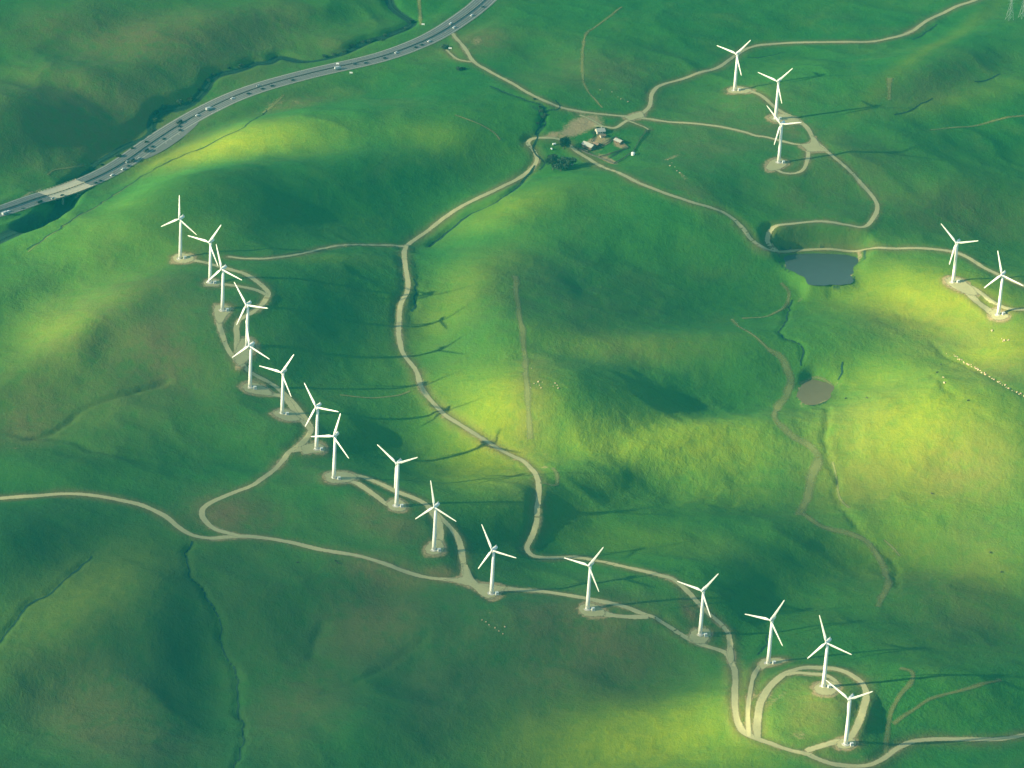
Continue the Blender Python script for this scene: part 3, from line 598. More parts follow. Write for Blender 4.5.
DIST = np.full(H.shape, 1e9)
def near(L, vals, R):
    """nearest distance and value of a line for the sheet's points within R"""
    d = np.full(H.shape, 1e9, np.float32); val = np.zeros(H.shape, np.float32)
    r = int(R/ST)+2
    for (x, y), q in zip(L, vals):
        i = int(round((x-FX[0])/ST)); j = int(round((y-FY[0])/ST))
        a, b, c, e = max(i-r, 0), min(i+r, len(FX)), max(j-r, 0), min(j+r, len(FY))
        if a >= b or c >= e: continue
        sl = (slice(a+i0, b+i0), slice(c+j0, e+j0))
        dd = np.hypot(X[sl]-x, Y[sl]-y); m = dd < d[sl]
        d[sl] = np.where(m, dd, d[sl]); val[sl] = np.where(m, q, val[sl])
    return d, val
BRUSHA = np.zeros_like(H); SOILA = np.zeros_like(H); BROWNA = np.zeros_like(H); SUN_TINTA = np.zeros_like(H); LUSH_SHADEA = np.zeros_like(H); ROUGHA = np.zeros_like(H)

# gullies and creek beds
def wiggle(L, amp, wl, seed):
    t = np.arange(len(L))*2.5
    n = np.gradient(L, axis=0); n = np.stack([-n[:, 1], n[:, 0]], 1); n /= np.linalg.norm(n, axis=1)[:, None]+1e-9
    return L+n*(vnoise(t/wl, t*0+seed*3.7, 77)[:, None]*amp)
GLINES = []
for k, (pts, dep, wid, br, wg) in enumerate(GULLIES):
    wid = max(2.1, wid*.68); br = min(1.2, br*1.6+.12); L = wiggle(wiggle(path(pts), wg*1.3, 22, k), 1.6, 7, k+40); fade = np.minimum(1, np.minimum(np.arange(len(L)), np.arange(len(L))[::-1])/4.0)
    wv = wid*(1+.35*vnoise(np.arange(len(L))/9.0, np.zeros(len(L))+k*5.3, 5))
    if br >= .55 and len(pts) > 2: GLINES.append((L, wid))
    d, f = near(L, fade*(.75+.25*vnoise(np.arange(len(L))/8.0, np.zeros(len(L))+k*2.1, 6)), wid*2.6)
    q = np.exp(-(d/wid)**2*1.2)
    H -= dep*f*q; BRUSHA = np.maximum(BRUSHA, br*np.exp(-(d/(wid*.75))**2)*np.clip(f, 0, 1))
CREEKS = [wiggle(path(p), 2, 30, 50+k) for k, (p, w) in enumerate(CREEK_LINES)]
for L, (p, w) in zip(CREEKS, CREEK_LINES):
    z = smooth1(samp(L[:, 0], L[:, 1]), 30)
    d, f = near(L, z, w*3.2)
    q = np.where(d < w*.5, 1, np.exp(-((d-w*.5)/(w*.9))**2)); q[d > 1e8] = 0
    H = H*(1-q)+(f-3.4)*q
    BRUSHA = np.maximum(BRUSHA, 1.0*np.exp(-(d/(w*1.0))**4))
# ponds lie level
POND = []
for pts, key, dz in PONDS:
    a = np.array(pts, float); x, y = ground(a[:, 0], a[:, 1]); z = np.percentile(samp(x, y), 40 if key == 'water' else 55)+dz
    x, y = on_plane(a[:, 0], a[:, 1], z); c = catmull(np.stack([np.append(x, x[0]), np.append(y, y[0])], 1), 4)
    cx, cy = c[:, 0].mean(), c[:, 1].mean()
    c = np.array([cx, cy])+(c-[cx, cy])*(1+.09*fbm(c[:, 0], c[:, 1], 16, 3, 83))[:, None]
    rad = np.hypot(c[:, 0]-cx, c[:, 1]-cy); ang = np.arctan2(c[:, 1]-cy, c[:, 0]-cx); o = np.argsort(ang)
    R = np.interp(np.arctan2(Y-cy, X-cx), ang[o], rad[o], period=2*math.pi); d = np.hypot(X-cx, Y-cy)/R
    q = np.clip((1.45-d)/.45, 0, 1); q = q*q*(3-2*q)
    H = H*(1-q)+(z+np.where(d < 1, -1.2*np.clip(1-d, 0, 1)**.5, (d-1)*1.6))*q
    SOILA = np.maximum(SOILA, .8*np.exp(-((d-1.05)/(.05+.05*fbm(X, Y, 24, 2, 85)))**2)); BRUSHA = np.maximum(BRUSHA, .75*np.exp(-((d-1.16)/.07)**2)*(fbm(X, Y, 20, 2, 87) > .1))
    POND.append((c, z, key))
# roads are cut into the slopes as benches
HW = path(HIGHWAY, 4.0); HW = np.stack([smooth1(HW[:, 0], 16), smooth1(HW[:, 1], 16)], 1); HWZ = smooth1(samp(HW[:, 0], HW[:, 1]), 25)+1.2
HWT = np.arange(len(HW))
def hwpx(x): return int(np.argmin(np.abs(project(HW[:, 0], HW[:, 1], HWZ)[0]-x)))
B0, B1 = sorted((hwpx(47), hwpx(83)))
onland = np.array([0 if B0 <= t <= B1 else 1 for t in HWT])
d, f = near(HW, HWZ, 46); _, g_ = near(HW, onland.astype(float), 46)
q = np.clip((40-d)/22, 0, 1); q = q*q*(3-2*q)*(g_ > .5); H = H*(1-q)+(f-.45)*q
# the creek passes under the bridge
LB = path([(30, 226), (48, 213), (62, 201), (68, 192), (78, 183), (95, 170)], 2.5)
d, _ = near(LB, LB[:, 0]*0, 40); zb = HWZ[(B0+B1)//2]-10.5
q = np.exp(-(d/13)**4); H = H*(1-q)+np.minimum(H, zb)*q; BRUSHA = np.maximum(BRUSHA, np.exp(-(d/11)**4))
RD = []
for pts, w, key in ROADS:
    L = path(pts); z = smooth1(samp(L[:, 0], L[:, 1]), 8)
    RD.append((L, w, key))
    if key == 'dirt':
        d, f = near(L, z, w*.5+9); q = np.clip((w*.5+6.5-d)/4.5, 0, 1); q = q*q*(3-2*q); H = H*(1-q)+f*q
        vn = fbm(X, Y, 26, 3, 71); SOILA = np.maximum(SOILA, .62*np.exp(-(d/np.maximum(1.5, w*.5+.8+3.2*vn))**4)); BROWNA = np.maximum(BROWNA, .9*np.exp(-(d/(w*.5+5))**2))
PD = []
for pts in PADS:
    a = np.array(pts, float); x, y = ground(a[:, 0], a[:, 1]); c = catmull(np.stack([np.append(x, x[0]), np.append(y, y[0])], 1), 2.0)[:-1]
    cx, cy = x.mean(), y.mean(); c = np.array([cx, cy])+(c-[cx, cy])*1.1; ang = np.arctan2(c[:, 1]-cy, c[:, 0]-cx); rad = np.hypot(c[:, 0]-cx, c[:, 1]-cy)
    sl = (np.abs(X-cx) < rad.max()+20) & (np.abs(Y-cy) < rad.max()+20)
    xs, ys = X[sl], Y[sl]; o = np.argsort(ang)
    R = np.interp(np.arctan2(ys-cy, xs-cx), ang[o], rad[o], period=2*math.pi); d = np.hypot(xs-cx, ys-cy)-R
    A = np.stack([x-cx, y-cy, np.ones(len(x))], 1); co = np.linalg.lstsq(A, samp(x, y), rcond=None)[0]
    pl = co[0]*(xs-cx)+co[1]*(ys-cy)+co[2]
    q = np.clip((7-d)/6, 0, 1); q = q*q*(3-2*q)*.85; H[sl] = H[sl]*(1-q)+pl*q
    BROWNA[sl] = np.maximum(BROWNA[sl], .8*np.exp(-np.clip(d, 0, 99)**2/30)); SOILA[sl] = np.maximum(SOILA[sl], .7*np.exp(-np.clip(d, 0, 99)**2/np.maximum(1, 9+22*fbm(xs, ys, 18, 2, 73))))
    PD.append((c, cx, cy))
# patches of bare, brown, rough, sun-yellowed and shade-darkened ground
hx_, hy_ = project(X, Y, H)
inside = (hx_ > -80) & (hx_ < 1104) & (hy_ > -80) & (hy_ < 850) & (np.abs(X) < 720)
for arr, lst in ((SOILA, SOIL_PATCH), (BROWNA, BROWN_PATCH), (BRUSHA, BRUSH_PATCH), (SUN_TINTA, SUN_TINT_PATCH), (LUSH_SHADEA, LUSH_SHADE_PATCH), (ROUGHA, ROUGH_PATCH)):
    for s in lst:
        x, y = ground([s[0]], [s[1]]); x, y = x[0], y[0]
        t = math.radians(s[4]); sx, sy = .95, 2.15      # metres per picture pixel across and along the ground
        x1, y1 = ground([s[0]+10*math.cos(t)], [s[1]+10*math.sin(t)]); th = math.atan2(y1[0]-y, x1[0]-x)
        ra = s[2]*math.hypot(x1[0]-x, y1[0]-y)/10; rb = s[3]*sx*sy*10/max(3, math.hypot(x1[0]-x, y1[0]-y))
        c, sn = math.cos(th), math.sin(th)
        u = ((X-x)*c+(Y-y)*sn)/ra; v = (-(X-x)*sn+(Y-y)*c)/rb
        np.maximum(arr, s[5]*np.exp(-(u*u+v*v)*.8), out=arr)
H += ROUGHA*fbm(X, Y, 11, 2, 61)*.55
nx, ny = H.shape
vv = np.stack([X, Y, H], -1).reshape(-1, 3)
idx = np.arange(nx*ny).reshape(nx, ny)
qd = np.stack([idx[:-1, :-1], idx[1:, :-1], idx[1:, 1:], idx[:-1, 1:]], -1).reshape(-1, 4)
me = fast_mesh('ground', vv, qd)
for n_, a_ in (('soil', SOILA), ('brown', BROWNA), ('brush', BRUSHA), ('rough', ROUGHA), ('dry', SUN_TINTA), ('lush', LUSH_SHADEA)): fattr(me, n_, a_)
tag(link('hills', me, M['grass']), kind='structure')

# ------------------------------------------------------------------ roads laid on the ground
def frame(L):
    t = np.gradient(L, axis=0); t /= np.linalg.norm(t, axis=1)[:, None]+1e-9
    return np.stack([-t[:, 1], t[:, 0]], 1)
LAYER = [0]
def ribbon(name, L, w, mat, off=0.0, jit=0.12, nacross=7, lift=None, kind='structure', zs=None):
    n = frame(L); k = len(L); t = np.arange(k)
    LAYER[0] += 1; lift = (.14+.0022*LAYER[0]) if lift is None else lift
    seed = LAYER[0]*1.7
    wl = w/2*(1+jit*vnoise(t/5.0, t*0+seed, 91)); wr = w/2*(1+jit*vnoise(t/5.0, t*0+seed+50, 92))
    u = np.linspace(-1, 1, nacross); v = []; e = []
    for a in u:
        p = L+n*(off+(a*np.where(a < 0, wl, wr)))[:, None]
        z = samp(p[:, 0], p[:, 1]) if zs is None else zs
        v.append(np.stack([p[:, 0], p[:, 1], z+lift], 1)); e.append(np.full(k, abs(a)))
    v = np.stack(v, 1).reshape(-1, 3); e = np.stack(e, 1).ravel()
    I = np.arange(k*nacross).reshape(k, nacross)
    q = np.stack([I[:-1, :-1], I[1:, :-1], I[1:, 1:], I[:-1, 1:]], -1).reshape(-1, 4)[:, ::-1]
    me = fast_mesh(name, v, q); fattr(me, 'edge', e)
    return tag(link(name, me, mat), kind=kind)
for L, w, key in RD:
    if key == 'dirt': ribbon('dirt_road', L, w*1.2, M['dirt'], jit=.22)
    else: ribbon('grass_track', L, w*1.6, M['track'], jit=.4)
for c, cx, cy in PD:
    LAYER[0] += 1; k = len(c); rings = 9; v = []; e = []
    jit = 1+.05*vnoise(np.arange(k)/3.0, np.full(k, cx*.1), 33)
    for r in range(rings+1):
        s = r/rings
        p = np.stack([cx+(c[:, 0]-cx)*s*jit, cy+(c[:, 1]-cy)*s*jit], 1)
        v.append(np.stack([p[:, 0], p[:, 1], samp(p[:, 0], p[:, 1])+.15+.0022*LAYER[0]], 1)); e.append(np.full(k, max(0, s*1.6-.6)))
    v = np.concatenate(v); e = np.concatenate(e); I = np.arange((rings+1)*k).reshape(rings+1, k)
    q = np.stack([I[:-1], I[1:], np.roll(I, -1, 1)[1:], np.roll(I, -1, 1)[:-1]], -1).reshape(-1, 4)
    if np.cross(c[1]-c[0], np.array([cx, cy])-c[0]) < 0: q = q[:, ::-1]
    me = fast_mesh('gravel_pad', v, q); fattr(me, 'edge', e)
    tag(link('gravel_pad', me, M['dirt']), kind='structure')
for L, (p, w) in zip(CREEKS, CREEK_LINES):
    ribbon('creek', L, w*.8, M['creek'], jit=.3)
for L, w in GLINES: ribbon('gully_bed', L, min(2.6, w*.8), M['creek'], jit=.6)
for c, z, key in POND:
    mb = MB(); cx, cy = c[:, 0].mean(), c[:, 1].mean(); n = len(c)
    mb.add([(cx+(p[0]-cx)*1.12, cy+(p[1]-cy)*1.12, z+.02) for p in c]+[(cx, cy, z+.02)], [(i, (i+1) % n, n) for i in range(n)])
    tag(mb.build('pond_water', M[key]), kind='structure')

# ------------------------------------------------------------------ the motorway
land = [HW[:B0+1], HW[B1:]]; zland = [HWZ[:B0+1], HWZ[B1:]]
for seg, zz in zip(land, zland):
    ribbon('road_shoulder', seg, 24, M['shoulder'], jit=.02, lift=-.12, zs=zz)
    for s in (-1, 1):
        ribbon('motorway_lanes', seg, 9.6, M['asphalt'], off=s*5.7, jit=0, nacross=3, lift=0, zs=zz)
        for o_, w_ in ((1.1, .3), (10.3, .4)):
            ribbon('painted_line', seg, w_, M['paint'], off=s*o_+.0, jit=0, nacross=2, lift=.03, zs=zz)
        for o_ in (4.2, 7.3):
            ribbon('painted_line', seg, .3, M['lane'], off=s*o_, jit=0, nacross=2, lift=.03, zs=zz)
# weigh-station pull-out with slanted lines
ia, ib = sorted((hwpx(132), hwpx(193)))
seg, zz = HW[ia:ib], HWZ[ia:ib]; t = np.linspace(0, math.pi, len(seg)); side = -1
n_ = frame(seg); wid_ = (np.clip(np.sin(t), 0, 1)**.6)*9
lay = []
for a in (0, 1):
    p = seg+n_*(side*(11.4+a*wid_))[:, None]; lay.append(np.stack([p[:, 0], p[:, 1], zz-.1], 1))
v = np.stack(lay, 1).reshape(-1, 3); I = np.arange(len(seg)*2).reshape(-1, 2)
q = np.stack([I[:-1, 0], I[1:, 0], I[1:, 1], I[:-1, 1]], -1)
me = fast_mesh('roadside_lay_by', v, q); tag(link('roadside_lay_by', me, M['asphalt']), kind='structure')
for fr_ in (.50, .60, .70, .80):
    i = int(fr_*(len(seg)-1)); p = seg[i]; n = n_[i]; tt = np.array([n[1], -n[0]])*.55
    a = p+n*side*11.9; b = p+n*side*(11.4+wid_[i]-.4)+tt*6; z = zz[i]-.06
    mb = MB(); mb.add([(a[0]-tt[0], a[1]-tt[1], z), (a[0]+tt[0], a[1]+tt[1], z), (b[0]+tt[0], b[1]+tt[1], z), (b[0]-tt[0], b[1]-tt[1], z)], [(0, 1, 2, 3)])
    tag(mb.build('painted_line', M['paint']), kind='structure')
# median guard rail
for seg, zz, lab in zip(land, zland, ('dark barrier along the middle of the motorway left of the pale bridge', 'long dark barrier along the middle of the motorway right of the pale bridge')):
    mb = MB(); k = len(seg); n_ = frame(seg); v = []
    for i in range(k):
        for o_, h_ in ((-.3, 0), (-.15, .95), (.15, .95), (.3, 0)):
            p = seg[i]+n_[i]*o_; v.append((p[0], p[1], zz[i]+h_))
    mb.add(v, [(i*4+j, i*4+j+1, i*4+j+5, i*4+j+4) for i in range(k-1) for j in range(3)])
    tag(mb.build('guard_rail', M['barrier']), lab, 'guard rail')
# bridge
br = empty('motorway_bridge', (*HW[(B0+B1)//2], HWZ[(B0+B1)//2]-10))
tag(br, 'pale concrete twin-deck bridge carrying the motorway over the dark creek', 'bridge')
inv = Matrix.Translation(-V(br.location))
seg = HW[B0:B1+1]; zz = HWZ[B0:B1+1]; n_ = frame(seg)
def slab(a, b, z0, z1, name, mat):
    mb = MB()
    for i in range(len(seg)-1):
        pts = []
        for z in (z0, z1):
            for k, o_ in ((i, a), (i, b), (i+1, b), (i+1, a)):
                p = seg[k]+n_[k]*o_; pts.append((p[0]-br.location.x, p[1]-br.location.y, zz[k]+z-br.location.z))
        f = [(4, 5, 6, 7), (3, 2, 1, 0), (0, 1, 5, 4), (2, 3, 7, 6)]
        if i == 0: f.append((3, 0, 4, 7)) if False else None
        mb.add(pts, f)
    return mb.build(name, mat, br)
for s in (-1, 1):
    a, b = sorted((s*.8, s*11.4))
    slab(a, b, -1.4, .02, 'deck', M['concrete'])
    for e_ in (a, b): slab(e_-.2, e_+.2, .022, 1.0, 'parapet', M['concrete'])
for i in (len(seg)//3, 2*len(seg)//3):
    for s in (-1, 1):
        p = seg[i]+n_[i]*s*6; mb = MB()
        g0 = float(samp(p[0], p[1]))-1
        mb.tube([(p[0]-br.location.x, p[1]-br.location.y, g0-br.location.z, 1.1), (p[0]-br.location.x, p[1]-br.location.y, zz[i]-1.4-br.location.z, 1.0)], 10)
        mb.build('pier', M['concrete2'], br)

# ------------------------------------------------------------------ wind turbines
HUBH, BLADE, YAW = 42.3, 23.5, math.radians(-29)
# local axes: -Y is upwind; the rotor faces -Y
def make_turbine():
    t = empty('wind_turbine', (0, 0, 0))
    mb = MB(); mb.tube([(0, 0, -1.2, 3.4), (0, 0, .25, 3.4)], 24); mb.build('foundation', M['concrete2'], t)
    mb = MB(); mb.tube([(0, 0, .25, 1.75), (0, 0, 13, 1.55), (0, 0, 26, 1.33), (0, 0, HUBH-1.5, 1.1)], 28); tw = mb.build('tower', M['white'], t, True)
    for z, r in ((.45, 1.9), (13, 1.6), (26, 1.38)):
        mb = MB(); mb.tube([(0, 0, z-.12, r), (0, 0, z+.12, r)], 28); mb.build('flange', M['white'], tw)
    mb = MB(); mb.box((0, -1.70, 1.9), (.95, .25, 2.2)); mb.build('door', M['steel'], tw)
    # nacelle: a rounded loft
    mb = MB(); secs = [(-1.9, .85, .85), (-1.5, 1.15, 1.15), (0, 1.35, 1.4), (2.6, 1.35, 1.4), (4.2, 1.2, 1.25), (4.8, .8, .9)]
    v = []; n = 16
    for y, a, b in secs:
        for k in range(n):
            c, s = math.cos(2*math.pi*k/n), math.sin(2*math.pi*k/n)
            v.append((a*math.copysign(abs(c)**.6, c), y, HUBH+b*math.copysign(abs(s)**.6, s)))
    f = [(i*n+k, i*n+(k+1) % n, (i+1)*n+(k+1) % n, (i+1)*n+k) for i in range(len(secs)-1) for k in range(n)]
    f += [tuple(range(n))[::-1], tuple(range((len(secs)-1)*n, len(secs)*n))]
    f = [q[::-1] for q in f]
    mb.add(v, f); na = mb.build('nacelle', M['white'], t, True)
    mb = MB(); mb.box((0, 3.4, HUBH+1.75), (.9, 1.1, .7)); mb.bar((0, 4.1, HUBH+1.2), (0, 4.1, HUBH+3.0), .05); mb.build('wind_vane', M['steel'], na)
    rot = bpy.data.objects.new('rotor', None); COL.objects.link(rot); rot.parent = t
    rot.location = (0, -2.9, HUBH); rot.rotation_euler = (math.radians(-5), 0, 0)
    mb = MB(); mb.tube([(0, 1.05, 0, .95), (0, .4, 0, 1.1), (0, -.5, 0, 1.0), (0, -1.1, 0, .6), (0, -1.35, 0, .15)], 18); mb.build('hub', M['white'], rot, True)
    # one blade: airfoil sections with taper and twist
    secs = [(.6, .55, .55, 80), (1.6, .55, .52, 60), (3.2, .95, .36, 24), (4.8, 1.1, .30, 16), (9, .9, .22, 9), (14, .72, .16, 5), (19, .55, .11, 2), (22.6, .42, .07, 0), (BLADE, .2, .03, 0)]
    v = []; n = 12
    for z, ch, th, tw_ in secs:
        a = math.radians(tw_); ca, sa = math.cos(a), math.sin(a)
        for k in range(n):
            q = 2*math.pi*k/n; x = ch*math.cos(q)+(.25*ch if z > 2 else 0); y = th*math.sin(q)*(1-.35*math.cos(q))
            v.append((x*ca-y*sa, x*sa+y*ca, z))
    f = [(i*n+k, i*n+(k+1) % n, (i+1)*n+(k+1) % n, (i+1)*n+k) for i in range(len(secs)-1) for k in range(n)]
    f += [tuple(range(n))[::-1], tuple(range((len(secs)-1)*n, len(secs)*n))]
    mb = MB(); mb.add(v, f)
    me = bpy.data.meshes.new('blade'); me.from_pydata(mb.v, [], mb.f); me.update()
    for k in range(3):
        o = link('blade', me, M['white'], rot, True); o.rotation_euler = (0, 2*math.pi*k/3, 0)
    return t
proto = make_turbine()
def make_box():
    t = empty('transformer_box', (0, 0, 0))
    mb = MB(); mb.box((0, 0, .1), (3.0, 2.8, .5)); mb.build('plinth', M['concrete2'], t)
    mb = MB(); mb.box((0, 0, 1.35), (2.3, 2.0, 2.0)); mb.box((0, 0, 2.4), (2.5, 2.2, .12)); c = mb.build('cabinet', M['green_box'], t)
    mb = MB()
    for s in (-1, 1): mb.box((s*.55, -1.02, 1.3), (1.0, .06, 1.7))
    mb.build('door', M['steel'], c)
    return t
tbox = make_box()
vR, hR, hyR = math.cos(PITCH-math.radians(5)), math.cos(YAW), math.sin(-YAW)*sp
for i, (base, tips, lab) in enumerate(TURBINES):
    # tip pixels -> rotor angle
    tips = np.array(tips, float); hub = tips[:3].mean(0) if len(tips) == 3 else tips[-1]; use = tips[:3] if len(tips) == 3 else tips[:-1]
    rel = use-hub; rel = np.stack([rel[:, 0]+ROLL*rel[:, 1], rel[:, 1]-ROLL*rel[:, 0]], 1)
    c, s = [], []
    for r in rel:
        b = r[0]/hR; a = -(r[1]-hyR*b)/vR; th = math.atan2(b, a); c.append(math.cos(3*th)); s.append(math.sin(3*th))
    th = math.atan2(sum(s), sum(c))/3
    t = proto if i == 0 else copy_tree(proto)
    x, y = ground([base[0]], [base[1]]); x, y = float(x[0]), float(y[0])
    t.location = (x, y, float(samp(x, y))+.1); t.rotation_euler = (0, 0, YAW)
    tag(t, lab, 'wind turbine', 'white wind turbines on the green hills')
    rot = [o for o in t.children if o.name.startswith('rotor')][0]
    rot.rotation_mode = 'XYZ'
    rot.rotation_euler = (math.radians(-5), 0, 0)
    bl = [o for o in rot.children if o.name.startswith('blade')]
    for k, o in enumerate(bl): o.rotation_euler = (0, th+2*math.pi*k/3, 0)
    b = tbox if i == 0 else copy_tree(tbox)
    bx, by = x+4.6, y-1.6
    b.location = (bx, by, float(samp(bx, by))+.15); b.rotation_euler = (0, 0, .3)
    tag(b, 'small pale transformer box at the foot of the '+BOXAT[i], 'transformer', 'transformer boxes beside the turbines')

# ------------------------------------------------------------------ vehicles
def car_parts(kind, paint, name):
    t = empty(name, (0, 0, 0)); mb = MB()
    if kind == 'car':
        prof = [(-2.2, .45), (-2.25, .8), (-1.5, .95), (2.0, .98), (2.25, .8), (2.2, .4)]
        n = len(prof); v = [(x, s*.88, z) for s in (-1, 1) for x, z in prof]
        mb.add(v, [tuple(range(n)), tuple(range(2*n-1, n-1, -1))]+[(k, k+n, (k+1) % n+n, (k+1) % n) for k in range(n)])
        mb.build('body', M[paint], t)
        mb = MB(); v = [(-1.3, -.8, .96), (1.9, -.8, .97), (1.9, .8, .97), (-1.3, .8, .96), (-.5, -.66, 1.46), (1.3, -.66, 1.46), (1.3, .66, 1.46), (-.5, .66, 1.46)]
        mb.add(v, [(0, 1, 5, 4), (1, 2, 6, 5), (2, 3, 7, 6), (3, 0, 4, 7)]); mb.build('windows', M['glass'], t)
        mb = MB(); mb.box((.4, 0, 1.49), (1.85, 1.34, .06)); mb.build('roof', M[paint], t)
        wx = (-1.35, 1.35); r = .33
    else:
        mb.box((.9, 0, 2.0), (5.4, 2.3, 2.2)); mb.build('cargo_box', M[paint], t)
        mb = MB(); mb.box((-2.9, 0, 1.5), (1.9, 2.15, 1.8), taper=.93); cb = mb.build('cab', M[paint], t)
        mb = MB(); mb.box((-3.85, 0, 1.85), (.14, 1.7, .6)); mb.build('windscreen', M['glass'], cb)
        mb = MB(); mb.box((0, 0, .72), (7.2, 1.1, .3)); mb.build('chassis', M['rubber'], t)
        wx = (-2.8, 2.3); r = .45
    for x in wx:
        for s in (-1, 1):
            mb = MB(); mb.tube([(x, s*.62 if kind == 'car' else s*.95, r, r), (x, s*.9 if kind == 'car' else s*1.25, r, r)], 10); mb.build('wheel', M['rubber'], t)
    return t
protos = {}
pxh, pyh = project(HW[:, 0], HW[:, 1], HWZ); fr = frame(HW)
cnt = {}
VN = {'w': ('car', 'carw', 'white car'), 'p': ('car', 'carp', 'pale grey car'), 'd': ('car', 'card', 'dark car'), 'T': ('truck', 'carp', 'pale truck'), 'D': ('truck', 'card', 'dark truck')}
vs = sorted(VEHICLES, key=lambda q: q[0])
ORD = ['first', 'second', 'third', 'fourth', 'fifth', 'sixth', 'seventh', 'eighth', 'ninth', 'tenth', 'eleventh', 'twelfth', 'thirteenth', 'fourteenth', 'fifteenth', 'sixteenth', 'seventeenth', 'eighteenth', 'nineteenth', 'twentieth', 'twenty-first', 'twenty-second', 'twenty-third', 'twenty-fourth']
for vx, vy, k in vs:
    kind, pnt, nm = VN[k]
    i = int(np.argmin((pxh-vx)**2+(2.0*(pyh-vy))**2)); p = HW[i]
    x, y = on_plane(np.array([vx]), np.array([vy]), np.array([HWZ[i]+.7])); q = np.array([x[0], y[0]])-p
    o_ = float(q@fr[i]); lane = min((-8.8, -5.7, -2.6, 2.6, 5.7, 8.8), key=lambda l: abs(l-o_))
    along = float(q@np.array([fr[i][1], -fr[i][0]])); pos = p+fr[i]*lane+np.array([fr[i][1], -fr[i][0]])*along
    base = 'truck' if kind == 'truck' else 'car'
    t = protos.get(k)
    if t is None: t = protos[k] = car_parts(kind, pnt, base)
    else: t = copy_tree(t)
    tt = np.array([fr[i][1], -fr[i][0]]); a = math.atan2(tt[1], tt[0])+(math.pi if lane < 0 else 0)
    t.location = (pos[0], pos[1], HWZ[i]+.05); t.rotation_euler = (0, 0, a)
    cnt[k] = cnt.get(k, 0)+1
    tag(t, '%s on the motorway, %s %s counting from its lower left end' % (nm, ORD[cnt[k]-1], nm), base, 'vehicles driving on the motorway')

# ------------------------------------------------------------------ farm
def place(px, py):
    x, y = ground([px], [py]); return float(x[0]), float(y[0]), float(samp(x[0], y[0]))
def house(name, px, py, L, W, Hh, rise, rz, wallm, roofm, lab, cat, chim=False, wins=3):
    x, y, z = place(px, py); t = tag(empty(name, (x, y, z-.2), rz), lab, cat)
    mb = MB(); v = [(-L/2, -W/2, 0), (L/2, -W/2, 0), (L/2, W/2, 0), (-L/2, W/2, 0), (-L/2, -W/2, Hh), (L/2, -W/2, Hh), (L/2, W/2, Hh), (-L/2, W/2, Hh), (-L/2, 0, Hh+rise), (L/2, 0, Hh+rise)]
    mb.add(v, [(0, 1, 5, 4), (2, 3, 7, 6), (1, 2, 6, 9, 5), (3, 0, 4, 8, 7)]); mb.build('wall', wallm, t)
    mb = MB(); o = .5; s = rise/(W/2)
    for sg in (-1, 1):
        e = [(-L/2-o, sg*(W/2+o), Hh-s*o+.05), (L/2+o, sg*(W/2+o), Hh-s*o+.05), (L/2+o, 0, Hh+rise+.05), (-L/2-o, 0, Hh+rise+.05)]
        mb.add(e+[(a, b, c+.15) for a, b, c in e], [(0, 1, 2, 3), (7, 6, 5, 4), (0, 4, 5, 1), (1, 5, 6, 2), (3, 2, 6, 7), (0, 3, 7, 4)])
    rf = mb.build('roof', roofm, t)
    if chim: mb = MB(); mb.box((L*.2, W*.15, Hh+rise+.4), (.7, .7, 1.6)); mb.build('chimney', M['concrete2'], rf)
    for k in range(wins):
        f = -L/2+L*(k+.7)/(wins+.5)
        mb = MB(); mb.box((f, -W/2-.02, Hh*.58), (1.2, .1, 1.1)); wn = mb.build('window', M['glass'], t)
    mb = MB(); mb.box((L*.38, -W/2-.03, 1.15), (1.4, .12, 2.1)); mb.build('door', M['wood'], t)
    return t
house('barn', 588.6, 147.6, 13, 7, 3.4, 2.0, math.radians(-42), M['barnwall'], M['tin'], 'long pale-roofed barn at the near left corner of the farmyard', 'barn', wins=2)
house('shed', 618.6, 142.6, 8.5, 5.5, 2.7, 1.3, math.radians(-40), M['barnwall'], M['tin'], 'small pale-roofed shed at the right side of the farm corrals', 'shed', wins=1)
house('farmhouse', 600.0, 132.6, 8.5, 7.5, 3.0, 2.0, math.radians(20), M['wall'], M['tin'], 'pale-roofed farmhouse at the top of the farmyard beside the tan dirt yard', 'house', True)
house('outbuilding', 602.6, 137.0, 5, 4, 2.2, 1.0, math.radians(20), M['wall'], M['brownroof'], 'little rust-roofed outbuilding just below the farmhouse', 'outbuilding', wins=1)
house('outbuilding', 596.4, 145.4, 6, 4, 2.2, 1.0, math.radians(-42), M['barnwall'], M['brownroof'], 'rust-roofed lean-to next to the long barn', 'outbuilding', wins=1)
x, y, z = place(633, 155); t = tag(empty('water_tank', (x, y, z)), 'round white water tank out in the grass right of the farm', 'water tank')
mb = MB(); mb.tube([(0, 0, -.3, 1.9), (0, 0, 2.6, 1.9)], 20); bd = mb.build('tank', M['white'], t); mb = MB(); mb.tube([(0, 0, 2.6, 2.0), (0, 0, 3.3, .25)], 20); mb.build('lid', M['white'], t)
for px_, py_, lab in ((571.8, 165.5, 'white trailer parked in the grass right of the big dark trees'), (554.2, 145, 'white trailer parked left of the round dark tree'), (551.6, 149.5, 'small white trailer standing alone below the road bend')):
    x, y, z = place(px_, py_); t = tag(empty('trailer', (x, y, z), rng.uniform(0, 3)), lab, 'trailer')
    s = .55 if 'small' in lab else .75
    mb = MB(); mb.box((0, 0, 1.5*s), (4.4*s, 2.1*s, 2.0*s)); mb.build('body', M['carw'], t)
    for sy in (-1, 1): mb = MB(); mb.tube([(.3, sy*.8*s, .35, .35), (.3, sy*1.1*s, .35, .35)], 10); mb.build('wheel', M['rubber'], t)
    mb = MB(); mb.bar((2.2*s, 0, .6), (3.6*s, 0, .5), .08); mb.build('drawbar', M['steel'], t)
